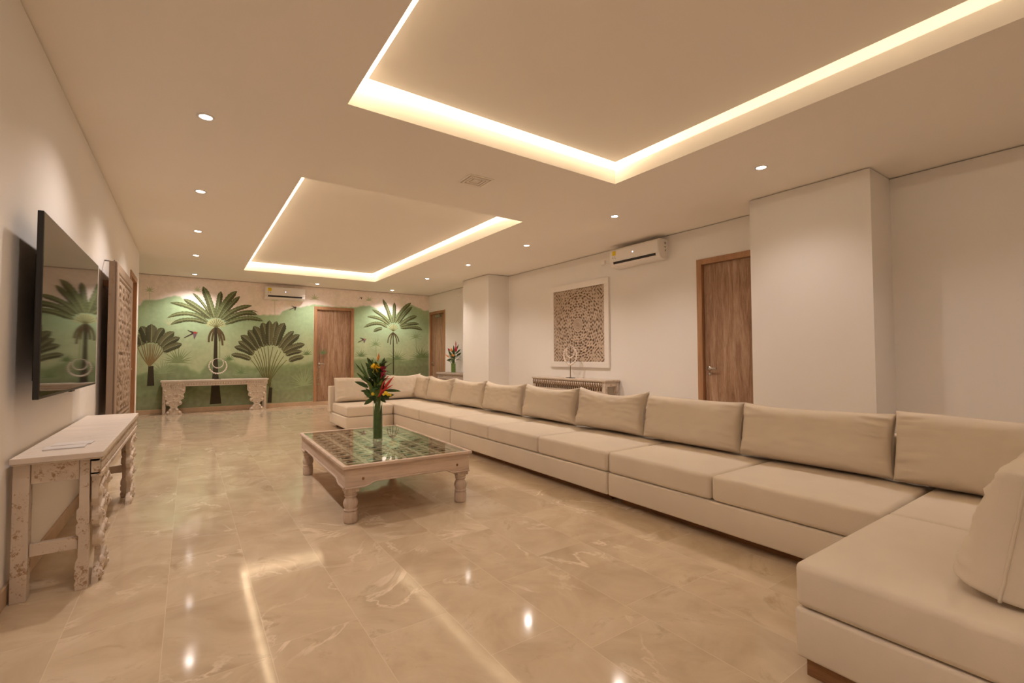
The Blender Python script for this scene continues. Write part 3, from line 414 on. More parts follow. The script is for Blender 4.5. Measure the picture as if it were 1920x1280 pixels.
def mural():
    b = MB(); Y0 = YF-.0008
    def lin(pts, x):
        for (a, c), (d, e) in zip(pts, pts[1:]):
            if a <= x <= d: return c+(e-c)*(x-a)/(d-a)
        return pts[-1][1] if x > pts[-1][0] else pts[0][1]
    def sm(t): t = max(0, min(1, t)); return t*t*(3-2*t)
    def mixc(a, c, t): return tuple(p+(q-p)*t for p, q in zip(a, c))
    cream = (.88,.79,.73)
    gl = (.44,.52,.31); gh = (.38,.53,.32); dk = (.23,.28,.15); dk2 = (.27,.305,.185); hz = (.50,.57,.36)
    st = .02; nx = int((XR2+2.5)/st); nz = int((TOP-.085)/st); x0 = -2.5; z0 = .085
    vs = []; cs = []
    for j in range(nz+1):
        for i in range(nx+1):
            x = x0+i*(XR2-x0)/nx; z = z0+j*(TOP-z0)/nz
            n1 = noise.noise(Vector((x*3, z*3, 1))); n2 = noise.noise(Vector((x*14, z*14, 5))); n3 = noise.noise(Vector((x*1.6, z*6, 9)))
            e = lin(ME, x)+.02*n2; d = lin(MD, x)+.04*n2+.02*n1
            col = mixc(gh, gl, sm((z-.9)/1.0*-1+1)) if z < 1.9 else gh
            col = mixc(col, hz, .55*sm(1-abs(z-1.25)/.5)*(.6+n1))
            col = tuple(c*(1+.07*n1+.04*n2) for c in col)
            t = sm((d-z)/.10+.3); low = mixc(dk, dk2, sm((z-.15)/.3*-1+1))
            low = mixc(low, (.28,.36,.21), max(0, n3)*1.0)
            low = mixc((.24,.33,.165), low, sm((d-z)/.30+.1)); low = tuple(c*(1+.16*n2) for c in low)
            col = mixc(col, low, t)
            col = mixc(col, cream, sm((z-e)/.035+.5))
            if z > e-.1 and n1 > .25: col = mixc(col, (.60,.60,.42), (n1-.25)*.8)
            vs.append((x, Y0, z)); cs.append(col)
    fs = []
    for j in range(nz):
        for i in range(nx):
            x = x0+(i+.5)*(XR2-x0)/nx; z = z0+(j+.5)*(TOP-z0)/nz
            if 2.344 < x < 3.249 and z < 2.254: continue
            k = j*(nx+1)+i; fs.append((k, k+1, k+nx+2, k+nx+1))
    b.add(vs, fs, 0, False, cs)
    PAL = {4: (.115,.085,.04), 5: (.055,.045,.025), 6: (.27,.20,.09), 7: (.15,.145,.055), 8: (.17,.22,.09), 9: (.47,.52,.28), 10: (.24,.31,.15), 11: (.30,.38,.21), 12: (.50,.56,.34),
           13: (.17,.25,.11), 14: (.25,.35,.17), 15: (.42,.07,.05), 16: (.20,.13,.17), 17: (.07,.04,.04), 18: (.40,.20,.14)}
    def ribbon(pts, w0, w1, col, y, n=14):
        P = [Vector((p[0], p[1])) for p in pts]
        def ev(t):
            if len(P) == 2: return P[0].lerp(P[1], t)
            if len(P) == 3: return P[0]*(1-t)**2+P[1]*2*t*(1-t)+P[2]*t*t
            q = t*(len(P)-1); i = min(int(q), len(P)-2); return P[i].lerp(P[i+1], q-i)
        V = []
        for k in range(n+1):
            t = k/n; p = ev(t); d = (ev(min(1, t+.02))-ev(max(0, t-.02))).normalized(); nn = Vector((-d.y, d.x))*((w0+(w1-w0)*t)/2)
            V += [(p.x+nn.x, y, p.y+nn.y), (p.x-nn.x, y, p.y-nn.y)]
        b.add(V, [(2*k, 2*k+1, 2*k+3, 2*k+2) for k in range(n)], 0, False, col)
    for k, (pts, w0, w1, c) in enumerate(MS):
        if c in (10, 11, 12, 13, 14): ribbon(pts, w0, w1, PAL[c], Y0-.0004-.000002*k, 8)
    for (c, r, r2) in MF:
        V = [(c[0], Y0-.0012, c[1]-.04)]+[(c[0]+r*math.cos(PI*i/16), Y0-.0012, c[1]+r2*math.sin(PI*i/16)*.9) for i in range(17)]
        b.add(V, [(0, i+1, i+2) for i in range(16)], 0, False, PAL[9])
    for k, (pts, w0, w1, c) in enumerate(MS):
        if c in (4, 5, 6, 7, 8): ribbon(pts, w0, w1, PAL[c], Y0-.0016-.000003*k, 16)
    random.seed(7)
    for k, (bx, bz, cx, cz, tx, tz, w, sh) in enumerate(ML):
        B_, C_, T_ = Vector((bx, bz)), Vector((cx, cz)), Vector((tx, tz)); n = 26; y = Y0-.0026-.00002*k
        brown = sh >= 2
        lo = (.105,.115,.050) if not brown else (.085,.088,.045); hi = (.185,.225,.10) if not brown else (.165,.165,.085)
        if sh % 2: lo, hi = tuple(c*1.2 for c in lo), tuple(c*1.12 for c in hi)
        flip = 1 if T_.x > B_.x else -1
        rows = []
        for i in range(n+1):
            t = i/n; p = B_*(1-t)**2+C_*2*t*(1-t)+T_*t*t; d = ((C_-B_)*(1-t)+(T_-C_)*t).normalized(); nn = Vector((-d.y, d.x))
            prof = min(1, (t/.16))**.6*(1-max(0, (t-.72)/.28)**2.2*.93)
            hw = w/2*prof*(1+.10*math.sin(i*2.3+k))
            rows.append((p, nn*hw))
        for side in (1, -1):
            V = []; CC = []
            for i, (p, h) in enumerate(rows):
                for q in (0.0, .5, 1.0):
                    pt = p+h*q*side; V.append((pt.x, y, pt.y))
                    stripe = .72 if i % 2 else 1.1
                    base = hi if side*flip > 0 else lo
                    c = tuple(a*(stripe if q > .1 else 1)*(1-.25*q) for a in base)
                    CC.append(c)
            F = []
            for i in range(n):
                for j in range(2): a = i*3+j; F.append((a, a+1, a+4, a+3))
            b.add(V, F, 0, False, CC)
        V = []
        for i, (p, h) in enumerate(rows):
            hh = h.normalized()*.0042*(1-.6*i/n) if h.length > 1e-6 else Vector((0, 0)); V += [(p.x+hh.x, y-.00001, p.y+hh.y), (p.x-hh.x, y-.00001, p.y-hh.y)]
        b.add(V, [(2*i, 2*i+1, 2*i+3, 2*i+2) for i in range(n)], 0, False, (.34,.38,.20))
    for k, (c, pts) in enumerate(MB_): b.add([(p[0], Y0-.004-.0001*k, p[1]) for p in pts], [tuple(range(len(pts)))], 0, False, PAL[c])
    o = b.build('wall_mural', 'mural')
    # make sure that every flat face looks into the room
    me = o.data; bm = bmesh.new(); bm.from_mesh(me)
    for f in bm.faces:
        f.normal_update()
        if f.normal.y > 0: f.normal_flip()
    bm.to_mesh(me); bm.free()
    tag(o, 'painted green jungle mural with palms and birds covering the far wall', 'mural')
mural()
# ---------------------------------------------------------------- sofa
def rbox(name, x0, x1, y0, y1, z0, z1, mat, parent, r=.03, seg=4, crown=0):
    """upholstered block: subdivided box with rounded edges and a slight crown"""
    bm = bmesh.new(); nx = max(2, int((x1-x0)/.12)); ny = max(2, int((y1-y0)/.12))
    vs = {}
    def V(x, y, z):
        k = (round(x, 5), round(y, 5), round(z, 5))
        if k not in vs: vs[k] = bm.verts.new(k)
        return vs[k]
    X = [x0+(x1-x0)*i/nx for i in range(nx+1)]; Y = [y0+(y1-y0)*i/ny for i in range(ny+1)]
    for zz, fl in ((z0, 1), (z1, 0)):
        for i in range(nx):
            for j in range(ny):
                q = [V(X[i], Y[j], zz), V(X[i+1], Y[j], zz), V(X[i+1], Y[j+1], zz), V(X[i], Y[j+1], zz)]
                bm.faces.new(q[::-1] if fl else q)
    for i in range(nx):
        bm.faces.new([V(X[i], y0, z0), V(X[i+1], y0, z0), V(X[i+1], y0, z1), V(X[i], y0, z1)])
        bm.faces.new([V(X[i+1], y1, z0), V(X[i], y1, z0), V(X[i], y1, z1), V(X[i+1], y1, z1)])
    for j in range(ny):
        bm.faces.new([V(x1, Y[j], z0), V(x1, Y[j+1], z0), V(x1, Y[j+1], z1), V(x1, Y[j], z1)])
        bm.faces.new([V(x0, Y[j+1], z0), V(x0, Y[j], z0), V(x0, Y[j], z1), V(x0, Y[j+1], z1)])
    if crown:
        for v in bm.verts:
            if abs(v.co.z-z1) < 1e-5:
                u = min(1, min(v.co.x-x0, x1-v.co.x)/.25); w = min(1, min(v.co.y-y0, y1-v.co.y)/.25)
                v.co.z += crown*math.sin(PI/2*u)*math.sin(PI/2*w)+.0015*noise.noise(v.co*6)
    me = bpy.data.meshes.new(name); bm.to_mesh(me); bm.free(); me.materials.append(M[mat])
    for p in me.polygons: p.use_smooth = True
    o = bpy.data.objects.new(name, me); C.objects.link(o); o.parent = parent
    md = o.modifiers.new('bevel', 'BEVEL'); md.width = r; md.segments = seg; md.limit_method = 'ANGLE'; md.angle_limit = math.radians(50)
    return o
SZ0, SZ1, SZ2 = .06, .225, .375
def section(label, x0, x1, y0, y1, seats, backs, plinth, r=.02):
    t = thing('sofa_section', (x0, y0, 0), label, 'sofa', 'sections of the cream sectional sofa')
    L = lambda a, b_, c, d: (a-x0, b_-x0, c-y0, d-y0)
    bx = [x0, x1, y0, y1]
    rbox('base', *L(*bx), SZ0, SZ1-.002, 'fabric', t, .012, 3)
    for s in seats: rbox('seat_cushion', *L(*s), SZ1+.001, SZ2, 'fabric', t, .026, 5, .007)
    for (a, b2, c, d, z) in backs: rbox('backrest', *L(a, b2, c, d), SZ1, z, 'fabric', t, .018, 4)
    m = MB(); m.box(*L(*plinth), 0, SZ0+.004); m.build('plinth', 'plinth', t, bevel=.002)
    return t
BX0, BX1, FX = 3.36, 3.46, 2.545
G = .003
section('nearest sofa section, the deep chaise end in the right corner', 1.718, BX1, -.25, .787,
        [(1.718, 2.60, -.15, .787), (2.60+G, BX0, -.15, .787)], [(1.718, BX0, -.25, -.15, .62), (BX0, BX1, -.25, .787, .62)], (1.738, 3.40, -.20, .760))
section('two-seat sofa section next to the near chaise end', FX, BX1, .795, 2.443, [(FX, BX0, .795, 1.62-G), (FX, BX0, 1.62+G, 2.443)], [(BX0, BX1, .795, 2.443, .62)], (2.645, 3.40, .80, 2.405))
section('three-seat middle sofa section behind the coffee table', FX, BX1, 2.455, 4.955, [(FX, BX0, 2.455, 3.29-G), (FX, BX0, 3.29+G, 4.12-G), (FX, BX0, 4.12+G, 4.955)], [(BX0, BX1, 2.455, 4.955, .62)], (2.645, 3.40, 2.50, 4.915))
section('sofa section forming the far corner of the sectional', FX, BX1, 4.967, 7.72, [(FX, BX0, 4.967, 5.87-G), (FX, BX0, 5.87+G, 6.78), (FX, BX0, 6.78+G, 7.62)], [(BX0, BX1, 4.967, 7.72, .62), (FX, BX0, 7.62, 7.72, .62)], (2.645, 3.40, 5.01, 7.66))
t5 = section('short far end sofa section facing the camera, behind the flower vase', 1.84, FX-.008, 6.79, 7.72, [(1.855, FX-.008, 6.79, 7.62)], [(1.81, FX-.008, 7.60, 7.72, .63)], (1.93, 2.50, 6.88, 7.66), .05)

def cushion_mesh(w, h, t, seed, pinch=.05, wr=1.0, box=0, n=60, m=36):
    """knife-edge back cushion: local x width, z height from 0, y thickness, front towards -y"""
    rnd = random.Random(seed); b = MB(); o1, o2 = rnd.uniform(0, 50), rnd.uniform(0, 50)
    def pt(u, v, s):
        au, av = abs(u), abs(v)
        px = w/2*u*(1-pinch*.55*(1-v*v)); top = v > 0
        pz = h/2*(1+v*(1-(pinch*(1.5 if top else .25))*(1-au**2.2)))
        if top: pz -= h*.018*math.sin(u*2.1+o1)*(1-u*u)
        th = t/2*(max(0, 1-au**(5+9*box))**(.42-.08*box))*((max(0, 1-av**(4.2+2*box))**(.42-.06*box)) if not box else max(0, 1-av**(22 if v < 0 else 14))**.30)
        th *= 1+(.16*(-v)*(1-au*au) if not box else .24*(-v)-.08)+.05*noise.noise(Vector((u*1.3+o1, v*1.3, o2)))
        # wrinkles: gathers running in from the side seams and from the corners
        e = max(0, (au-.5)/.5); q = noise.noise(Vector((u*1.2+o2, v*8+o1+au*2+.6*u*v, 3)))
        q2 = noise.noise(Vector((u*3+v*5+o1, v*4-u*2, o2+s)))
        band = (e**1.3)*(1-au**14)
        th += wr*(.022*q*band+.010*q2*band)
        tt = max(0, (v-.35)/.65)*(1-av**10)
        th += wr*.011*noise.noise(Vector((u*7+o2, v*2.2+u*3, 7)))*tt
        th += wr*.004*noise.noise(Vector((u*5+o1, v*5, 11)))
        return (px, s*max(th, .0), pz)
    for s in (-1, 1):
        vs = []; fs = []
        for j in range(m+1):
            v = -math.cos(PI*j/m)*.5+ (-1+2*j/m)*.5
            for i in range(n+1):
                u = -math.cos(PI*i/n)*.5+(-1+2*i/n)*.5; vs.append(pt(u, v, s))
        for j in range(m):
            for i in range(n):
                k = j*(n+1)+i; q = (k, k+1, k+n+2, k+n+1); fs.append(q if s < 0 else q[::-1])
        b.add(vs, fs, 0, True)
    # outline for the piping
    out = []
    for i in range(n+1): out.append(pt(-1+2*i/n, -1, 1))
    for j in range(1, m+1): out.append(pt(1, -1+2*j/m, 1))
    for i in range(1, n+1): out.append(pt(1-2*i/n, 1, 1))
    for j in range(1, m): out.append(pt(-1, 1-2*j/m, 1))
    return b, out
def cushion(label, loc, rz, w, h, t, lean, seed, pinch=.05, wr=1.0, group='loose back cushions of the sofa', yaw2=0, box=0):
    c = thing('back_cushion', loc, label, 'cushion', group, rz+yaw2)
    b, out = cushion_mesh(w, h, t, seed, pinch, wr, box)
    R = Matrix.Rotation(-lean, 3, 'X')
    off = t*.42*math.sin(lean)
    f = lambda p: tuple(R @ Vector(p)+Vector((0, 0, off)))
    b.v = [f(p) for p in b.v]; b.build('cushion_cover', 'fabric', c, merge=True)
    p = MB(); oo = [f(q) for q in out]; p.tube(oo+[oo[0]], .0028+.0017*box, 6); p.build('piping', 'fabric', c)
    return c
bd = [.93, 1.80, 2.655, 3.50, 4.42, 5.30, 6.18, 7.02]
lab = ['back cushion at the far right in the near corner, widest in view', 'back cushion second from the right picture edge, below the large column', 'back cushion below the right-hand wooden door', 'back cushion right of the carved console end, with a tall right corner',
       'back cushion in front of the carved console', 'back cushion left of the carved console, under the necklace stand side', 'back cushion in front of the far column corner', 'back cushion below the small far flower vase']
cushion(lab[0], (3.20, .487, .377), -PI/2, .895, .38, .21, .20, 1, .035, 1.3)
for k in range(7):
    y0, y1 = bd[k], bd[k+1]
    cushion(lab[k+1], (3.205, (y0+y1)/2, .377), -PI/2, (y1-y0)*1.0, [.36, .36, .385, .375, .375, .375, .38][k], .21, .20, 11+k, [.07, .06, .19, .17, .17, .14, .14][k], 1.0+.15*(k < 3), yaw2=random.Random(k).uniform(-.03, .03))
cushion('narrow-looking back cushion wedged in the far corner of the sofa', (3.20, 7.28, .377), -PI/2, .56, .39, .19, .20, 31, .06, 1.1, yaw2=-.06)
cushion('back cushion on the far end, left of the flower vase', (2.235, 7.47, .377), 0, .75, .375, .20, .18, 41, .03, .8)
cushion('back cushion on the far end, right of the flower vase', (2.955, 7.49, .377), 0, .70, .41, .20, .18, 42, .10, .8)
cushion('plump cushion standing on the near chaise at the right edge, seen from its seam side', (2.27, .312, .384), PI, .84, .365, .205, .17, 51, .02, .75, box=1)

# ---------------------------------------------------------------- coffee table
CT = thing('coffee_table', (.8199, 3.0794, 0), 'square limewashed coffee table with glass top on turned legs', 'table', rz=-.0227)
CW, CL, CTZ = .935, 1.633, .379
fr = .028
b = MB()
for (x0, x1, y0, y1) in ((0, CW, 0, fr), (0, CW, CL-fr, CL), (0, fr, fr, CL-fr), (CW-fr, CW, fr, CL-fr)): b.box(x0, x1, y0, y1, CTZ-.022, CTZ)
b.build('top_frame', 'coffee', CT, bevel=.005, seg=3)
b = MB(); b.box(fr+.001, CW-fr-.001, fr+.001, CL-fr-.001, CTZ-.010, CTZ-.003); b.build('glass_top', 'sheet', CT)
def apron_poly(L):
    e = .125; s = .055; z0, z1 = .235, .262
    return [(0, CTZ-.022), (0, z0), (e, z0), (e+s*.45, z0+.006), (e+s, z1-.004), (e+s+.02, z1), (L-e-s-.02, z1), (L-e-s, z1-.004), (L-e-s*.45, z0+.006), (L-e, z0), (L, z0), (L, CTZ-.022)]
i_ = .018
for nme, plane, L, t0, t1, mt in (('apron', 'XZ', CW-2*i_, i_, i_+.028, 'coffee'), ('apron', 'XZ', CW-2*i_, CL-i_-.028, CL-i_, 'coffee'), ('apron', 'YZ', CL-2*i_-.058, i_, i_+.028, 'coffee_y'), ('apron', 'YZ', CL-2*i_-.058, CW-i_-.028, CW-i_, 'coffee_y')):
    b = MB(); P = apron_poly(L); o_ = i_ if plane == 'XZ' else i_+.029
    P = [(p+o_, q) for p, q in P]; b.prism(P, t0, t1, plane, 0)
    # lip moulding along the lower edge
    low = P[1:-1]; s_ = -1 if t0 < .5*(CW if plane == 'YZ' else CL) else 1
    edge = (t0 if s_ < 0 else t1)+s_*.004
    if plane == 'XZ': b.tube([(p, edge, q-.001) for p, q in low], .0065, 8)
    else: b.tube([(edge, p, q-.001) for p, q in low], .0065, 8)
    ap = b.build(nme, mt, CT, fix=True)
    if nme == 'apron' and plane == 'XZ':
        for p in (.115, L-.10):
            c = MB(); c.lathe([(.007, 0), (.009, .003*s_), (.005, .006*s_)], 10, (p+i_, edge-s_*.004, .285), ax='Y'); c.build('wooden_peg', 'plinth', ap)
prof = [(.036, 0), (.042, .004), (.044, .02), (.0445, .06), (.043, .072), (.035, .077), (.044, .082), (.045, .088), (.037, .094), (.044, .11), (.0475, .128), (.042, .146), (.034, .160), (.032, .168), (.040, .173), (.041, .180), (.034, .186), (.043, .192), (.044, .2), (.043, .205)]
for k, (x, y) in enumerate(((.066, .066), (CW-.066, .066), (.066, CL-.066), (CW-.066, CL-.066))):
    b = MB(); b.lathe(prof, 32, (x, y, 0)); b.box(x-.044, x+.044, y-.044, y+.044, .203, CTZ-.024); b.build('leg', 'coffee_leg', CT, bevel=.003)
# old carved panel with iron studs lying under the glass
b = MB(); px0, px1, py0, py1 = .05, CW-.05, .05, CL-.05; nx_, ny_ = 6, 11
b.box(px0, px1, py0, py1, .335, .346)
for i in range(nx_+1):
    x = px0+(px1-px0)*i/nx_; b.box(max(px0, x-.014), min(px1, x+.014), py0, py1, .346, .356)
for j in range(ny_+1):
    y = py0+(py1-py0)*j/ny_; b.box(px0, px1, max(py0, y-.014), min(py1, y+.014), .346, .3565)
for i in range(nx_):
    for j in range(ny_):
        x = px0+(px1-px0)*(i+.5)/nx_; y = py0+(py1-py0)*(j+.5)/ny_
        b.box(x-.030, x+.030, y-.024, y+.024, .346, .349, 1); b.ball((x, y, .350), .016, 8, mi=1, sq=(1, 1, .4))
b.build('lattice_panel', ['coffee_y', 'iron'], CT)

# ---------------------------------------------------------------- carved consoles
def leg_poly(cx, H=.645, s=1.0):
    hw = [(.60, .178), (.50, .178), (.42, .178), (.395, .160), (.375, .145), (.355, .152), (.335, .160), (.31, .160), (.29, .148), (.272, .112), (.262, .100), (.25, .115), (.235, .128), (.21, .130), (.185, .120), (.168, .090), (.158, .062), (.14, .055), (.11, .058), (.08, .078), (.055, .110), (.03, .128), (.0, .135)]
    k = H/.645
    return [(cx-h*s, z*k) for z, h in hw]+[(cx+h*s, z*k) for z, h in reversed(hw)]
def console(loc, rz, L, D, H, label, rnd=3):
    t = thing('console_table', loc, label, 'console table', 'whitewashed carved consoles', rz)
    b = MB(); b.box(0, L, 0, D, H-.026, H); b.box(.012, L-.012, .008, D-.004, H-.034, H-.026); b.build('tabletop', 'white_wood_top', t, bevel=.003)
    for cx in (.215, L-.215):
        b = MB(); b.prism(leg_poly(cx, H), .018, .042, 'XZ')
        # carved relief on the board: rosette, scrolls and leaf ribs
        zt = H-.13
        for a in range(8):
            an = 2*PI*a/8; b.ball((cx+.035*math.cos(an), .018, zt+.035*math.sin(an)), .019, 8, sq=(1, .45, 1))
        b.ball((cx, .014, zt), .016, 10, sq=(1, .7, 1))
        for z, h in ((.335, .125), (.21, .095), (.45, .14), (.03, .09), (.08, .05)):
            for s in (-1, 1):
                b.ball((cx+s*h, .018, z*H/.645), .030, 10, sq=(1, .5, 1)); b.ball((cx+s*h, .006, z*H/.645), .013, 8, sq=(1, .6, 1))
                b.tube([(cx+s*(h-.01), .016, z*H/.645+.02), (cx+s*h*.5, .012, z*H/.645+.045), (cx+s*.012, .014, z*H/.645+.01)], [.010, .008, .005], 7)
        for z in (.12, .16, .25, .29, .37, .40): b.ball((cx, .017, z), .022, 8, sq=(1.1, .45, .7))
        b.build('carved_leg', 'white_wood', t, bevel=.004)
    b = MB(); b.box(.02, L-.02, .014, .044, H-.105, H-.034); b.box(.02, L-.02, .004, .044, H-.115, H-.098); b.box(.02, L-.02, .006, .044, H-.044, H-.034)
    n = int(L/.045)
    for k in range(n):
        x = .045+(L-.09)*k/(n-1); b.ball((x, .014, H-.071), .02, 8, sq=(.55, .5, 1.05))
        b.tube([(x-.02, .012, H-.092), (x, .009, H-.075), (x+.02, .012, H-.052)], .004, 6)
    b.build('carved_apron', 'white_wood', t)
    for x in (.035, L-.085):
        # front post with a turned and notched edge
        b = MB(); zz = [(0, .042), (.03, .046), (.05, .040), (.055, .046), (.085, .046), (.09, .039), (.10, .046), (.13, .044), (.15, .036), (.25, .036), (.26, .045), (.30, .045), (.31, .037), (.33, .044), (.37, .044), (.38, .036), (H-.034, .036)]
        P = [(.050, z) for z, q in zz]+[(.050+q, z) for z, q in reversed(zz)]
        b.prism(P, x, x+.05, 'YZ'); b.build('front_leg', 'white_wood', t, bevel=.002)
        b = MB(); b.box(x-.005, x+.055, D-.06, D-.006, 0, H-.034); b.build('back_leg', 'white_wood', t, bevel=.003)
        b = MB(); b.box(x+.006, x+.046, .088, D-.062, H-.125, H-.036); b.build('side_rail', 'white_wood', t, bevel=.002)
        b = MB(); b.box(x+.010, x+.040, .088, D-.062, .19, .245); b.build('stretcher', 'white_wood', t, bevel=.002)
    return t
console((-.325, 2.925, 0), PI/2, 1.88, .311, .638, 'whitewashed carved console below the television on the left wall')
console((-.436, 11.025, 0), 0, 1.83, .305, .645, 'whitewashed carved console standing before the palm mural')
M['fret_shade'] = plain('fretwork gap shade', (.22,.14,.085), .8, .2)  # dark backing colour paints the shade in the fretwork gaps
# console behind the sofa: straight posts and a fretted apron
t = thing('console_table', (4.925, 6.51, 0), 'pale fretted console behind the sofa under the square carved panel', 'console table', 'whitewashed carved consoles', -PI/2)
L, D, H = 1.75, .315, .735
b = MB(); b.box(0, L, 0, D, H-.022, H); b.box(.01, L-.01, .008, D-.005, H-.032, H-.022); b.build('tabletop', 'white_wood', t, bevel=.003)
b = MB(); b.box(.02, L-.07, .014, .04, H-.115, H-.032)
for k in range(34):
    x = .035+(L-.12)*k/33
    b.tube([(x-.014, .012, H-.045), (x-.006, .006, H-.07), (x+.008, .010, H-.10)], .0065, 6); b.ball((x, .010, H-.058), .011, 6, sq=(1, .6, 1))
    b.tube([(x, .028, H-.112), (x, .026, H-.14), (x, .028, H-.175)], [.010, .006, .010], 6)
b.box(.02, L-.07, .014, .04, H-.26, H-.17); b.box(.02, L-.07, .0395, .05, H-.18, H-.05, 1); b.box(.022, L-.072, .0125, .0145, H-.114, H-.036, 1); b.build('fretted_apron', ['white_wood', 'fret_shade'], t)
for x in (.015, L-.072):
    for y in (.014, D-.062):
        b = MB(); b.box(x, x+.056, y, y+.05, 0, H-.032); b.build('leg', 'white_wood', t, bevel=.003)
    b = MB(); b.box(x+.008, x+.048, .064, D-.062, H-.095, H-.032); b.build('side_rail', 'white_wood', t, bevel=.002)
    b = MB(); b.box(x+.008, x+.048, .064, D-.062, .14, .20); b.build('side_rail', 'white_wood', t, bevel=.002)
# weathered chest behind the far column
t = thing('weathered_console', (4.90, 10.27, 0), 'grey weathered wooden console half hidden behind the far column', 'console table', rz=-PI/2)
M['grey_wood'] = distressed('grey weathered wood', (.46,.38,.32), (.18,.12,.08), .8, 8, .8, (.5, 3, 3))
L, D, H = 1.35, .295, .722
b = MB(); b.box(0, L, 0, D, H-.045, H); b.build('tabletop', 'grey_wood', t, bevel=.006)
b = MB(); b.box(.03, L-.03, .02, D-.005, H-.13, H-.046); b.box(.02, L-.02, .01, D-.004, H-.15, H-.125); b.box(.045, L-.045, .035, D-.01, H-.24, H-.15); b.build('carved_apron', 'grey_wood', t, bevel=.004)
for x in (.05, L-.12):
    for y in (.04, D-.09):
        b = MB(); b.box(x, x+.07, y, y+.07, 0, H-.23); b.build('leg', 'grey_wood', t, bevel=.004)

# ---------------------------------------------------------------- booklets on the left console
def booklet(loc, rz, label):
    k = thing('booklet', loc, label, 'booklet', 'booklets on the left console', rz)
    b = MB(); b.box(0, .15, 0, .095, 0, .005); b.build('pages', 'paper', k, bevel=.0008)
    b = MB(); b.box(-.001, .151, -.001, .096, .005, .0058); cv = b.build('cover', 'paper', k)
booklet((-.565, 3.10, .638), .03, 'pale thin booklet lying nearer on the left console')
booklet((-.555, 3.215, .638), -.04, 'pale thin booklet lying behind the other on the left console')

# ---------------------------------------------------------------- television
tv = thing('television', (XL, 2.93, .892), 'black flat television hung on the left wall reflecting the mural', 'television')
TW_, TH_ = 1.545, .856
b = MB(); b.box(.078, .100, 0, TW_, 0, TH_); b.box(.052, .078, .12, TW_-.12, .08, TH_-.18); b.build('casing', 'black', tv, bevel=.003)
b = MB(); b.box(.1002, .1008, .009, TW_-.009, .014, TH_-.009); b.build('screen', 'screen', tv)
b = MB(); b.box(.004, .052, .5, 1.05, .22, .62); b.build('wall_bracket', 'black', tv)
b = MB(); b.box(.085, .099, TW_*.47, TW_*.53, -.007, 0); b.build('sensor_bar', 'black', tv)

# ---------------------------------------------------------------- relief panels
def relief(name, W, H, step, fn, parent, mat='carve', depth=.02, cols=((.13,.07,.035), (.62,.50,.40))):
    """height field in local x (width) and z (height), carved towards -y"""
    nx, nz = int(W/step), int(H/step); vs = []; cs = []; fs = []
    for j in range(nz+1):
        for i in range(nx+1):
            x, z = W*i/nx, H*j/nz; h = max(0, min(1, fn(x, z)))
            vs.append((x, -depth*h, z)); cs.append(tuple(a+(c-a)*(h**.7) for a, c in zip(*cols)))  # tone follows height: brown wood plus painted shade in the recesses
    for j in range(nz):
        for i in range(nx):
            k = j*(nx+1)+i; fs.append((k, k+1, k+nx+2, k+nx+1))
    b = MB(); b.add(vs, fs, 0, True, cs); return b.build(name, mat, parent)
S_ = lambda t: 1/(1+math.exp(-max(-30, min(30, t))))
def mandala(x, z):
    W = 1.2; u, v = x-W/2, z-W/2; r = math.hypot(u, v); th = math.atan2(v, u)
    if r < .105:
        if r < .03: return .55+.4*math.cos(4*th)*S_((r-.01)*300)
        ring = math.cos(2*PI*r/.026); return .72+.28*ring
    n = 16 if r < .26 else 32 if r < .48 else 48
    w = 2*PI*(r-.105)/.088
    a = math.cos(n*th/2*1.0+ (PI/2 if int((r-.105)/.088) % 2 else 0)); c = math.sin(w)
    petal = a*1.1+math.cos(w*.5+abs(math.sin(n*th/4))*3)
    f = math.cos(n*th+1.5*math.sin(w))*.8+math.cos(w*2+1.2*math.cos(n*th/2))*.75+.35*petal
    if r > .56:   # corner leaf scrolls
        f = math.cos(u*95+4*math.sin(v*38))*.7+math.cos(v*95+4*math.sin(u*38))*.8+.25
    f += .5*noise.noise(Vector((u*40, v*40, 2)))
    for rr_ in (.105, .27, .50):
        if abs(r-rr_) < .012: f += .8
    return S_(f*5+1.9)
ap = thing('carved_wall_panel', (5.25, 6.345, .905), 'square pale fretwork mandala panel in a white frame on the right wall', 'wall art', rz=-PI/2)
W = 1.385; fb = .0925
b = MB()
for q in ((0, W, 0, fb), (0, W, W-fb, W), (0, fb, fb, W-fb), (W-fb, W, fb, W-fb)): b.box(q[0], q[1], -.035, -.001, q[2], q[3])
b.build('frame', 'ac', ap, bevel=.003)
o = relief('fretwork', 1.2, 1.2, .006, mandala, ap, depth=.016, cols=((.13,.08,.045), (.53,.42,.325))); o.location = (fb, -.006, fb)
def floral(x, z):
    W, H = 1.33, 1.50
    e = min(x-.0, W-x, z, H-z)
    if e < .005: return 0
    if e < .13: return .75 if e > .105 or e < .09 else .35
    if e < .155: return .3
    u, v = x*1.0, z
    f = math.sin(u*38+3.4*math.sin(v*15))*math.cos(v*33+2.8*math.sin(u*21))
    g = math.cos(math.hypot((u % .22)-.11, (v % .30)-.15)*85+2*math.sin(5*math.atan2((v % .30)-.15, (u % .22)-.11)))
    q = f*.75+g*.5+1.1*noise.noise(Vector((u*20, v*20, 4)))
    return S_(q*4+.5)
cp = thing('carved_door_panel', (XL, 5.32, .43), 'tall weathered carved wooden panel hung on the left wall past the television', 'wall art', rz=PI/2)
M['old_wood'] = distressed('old carved teak', (.33,.245,.18), (.22,.11,.055), .8, 7, .75, (1, 1, .4))
b = MB(); b.box(0, 1.33, -.112, -.065, 0, 1.50); b.build('backing_board', 'old_wood', cp, bevel=.004)
o = relief('carved_relief', 1.33, 1.50, .0085, floral, cp, depth=.018, cols=((.10,.06,.035), (.40,.305,.225))); o.location = (0, -.1125, 0)
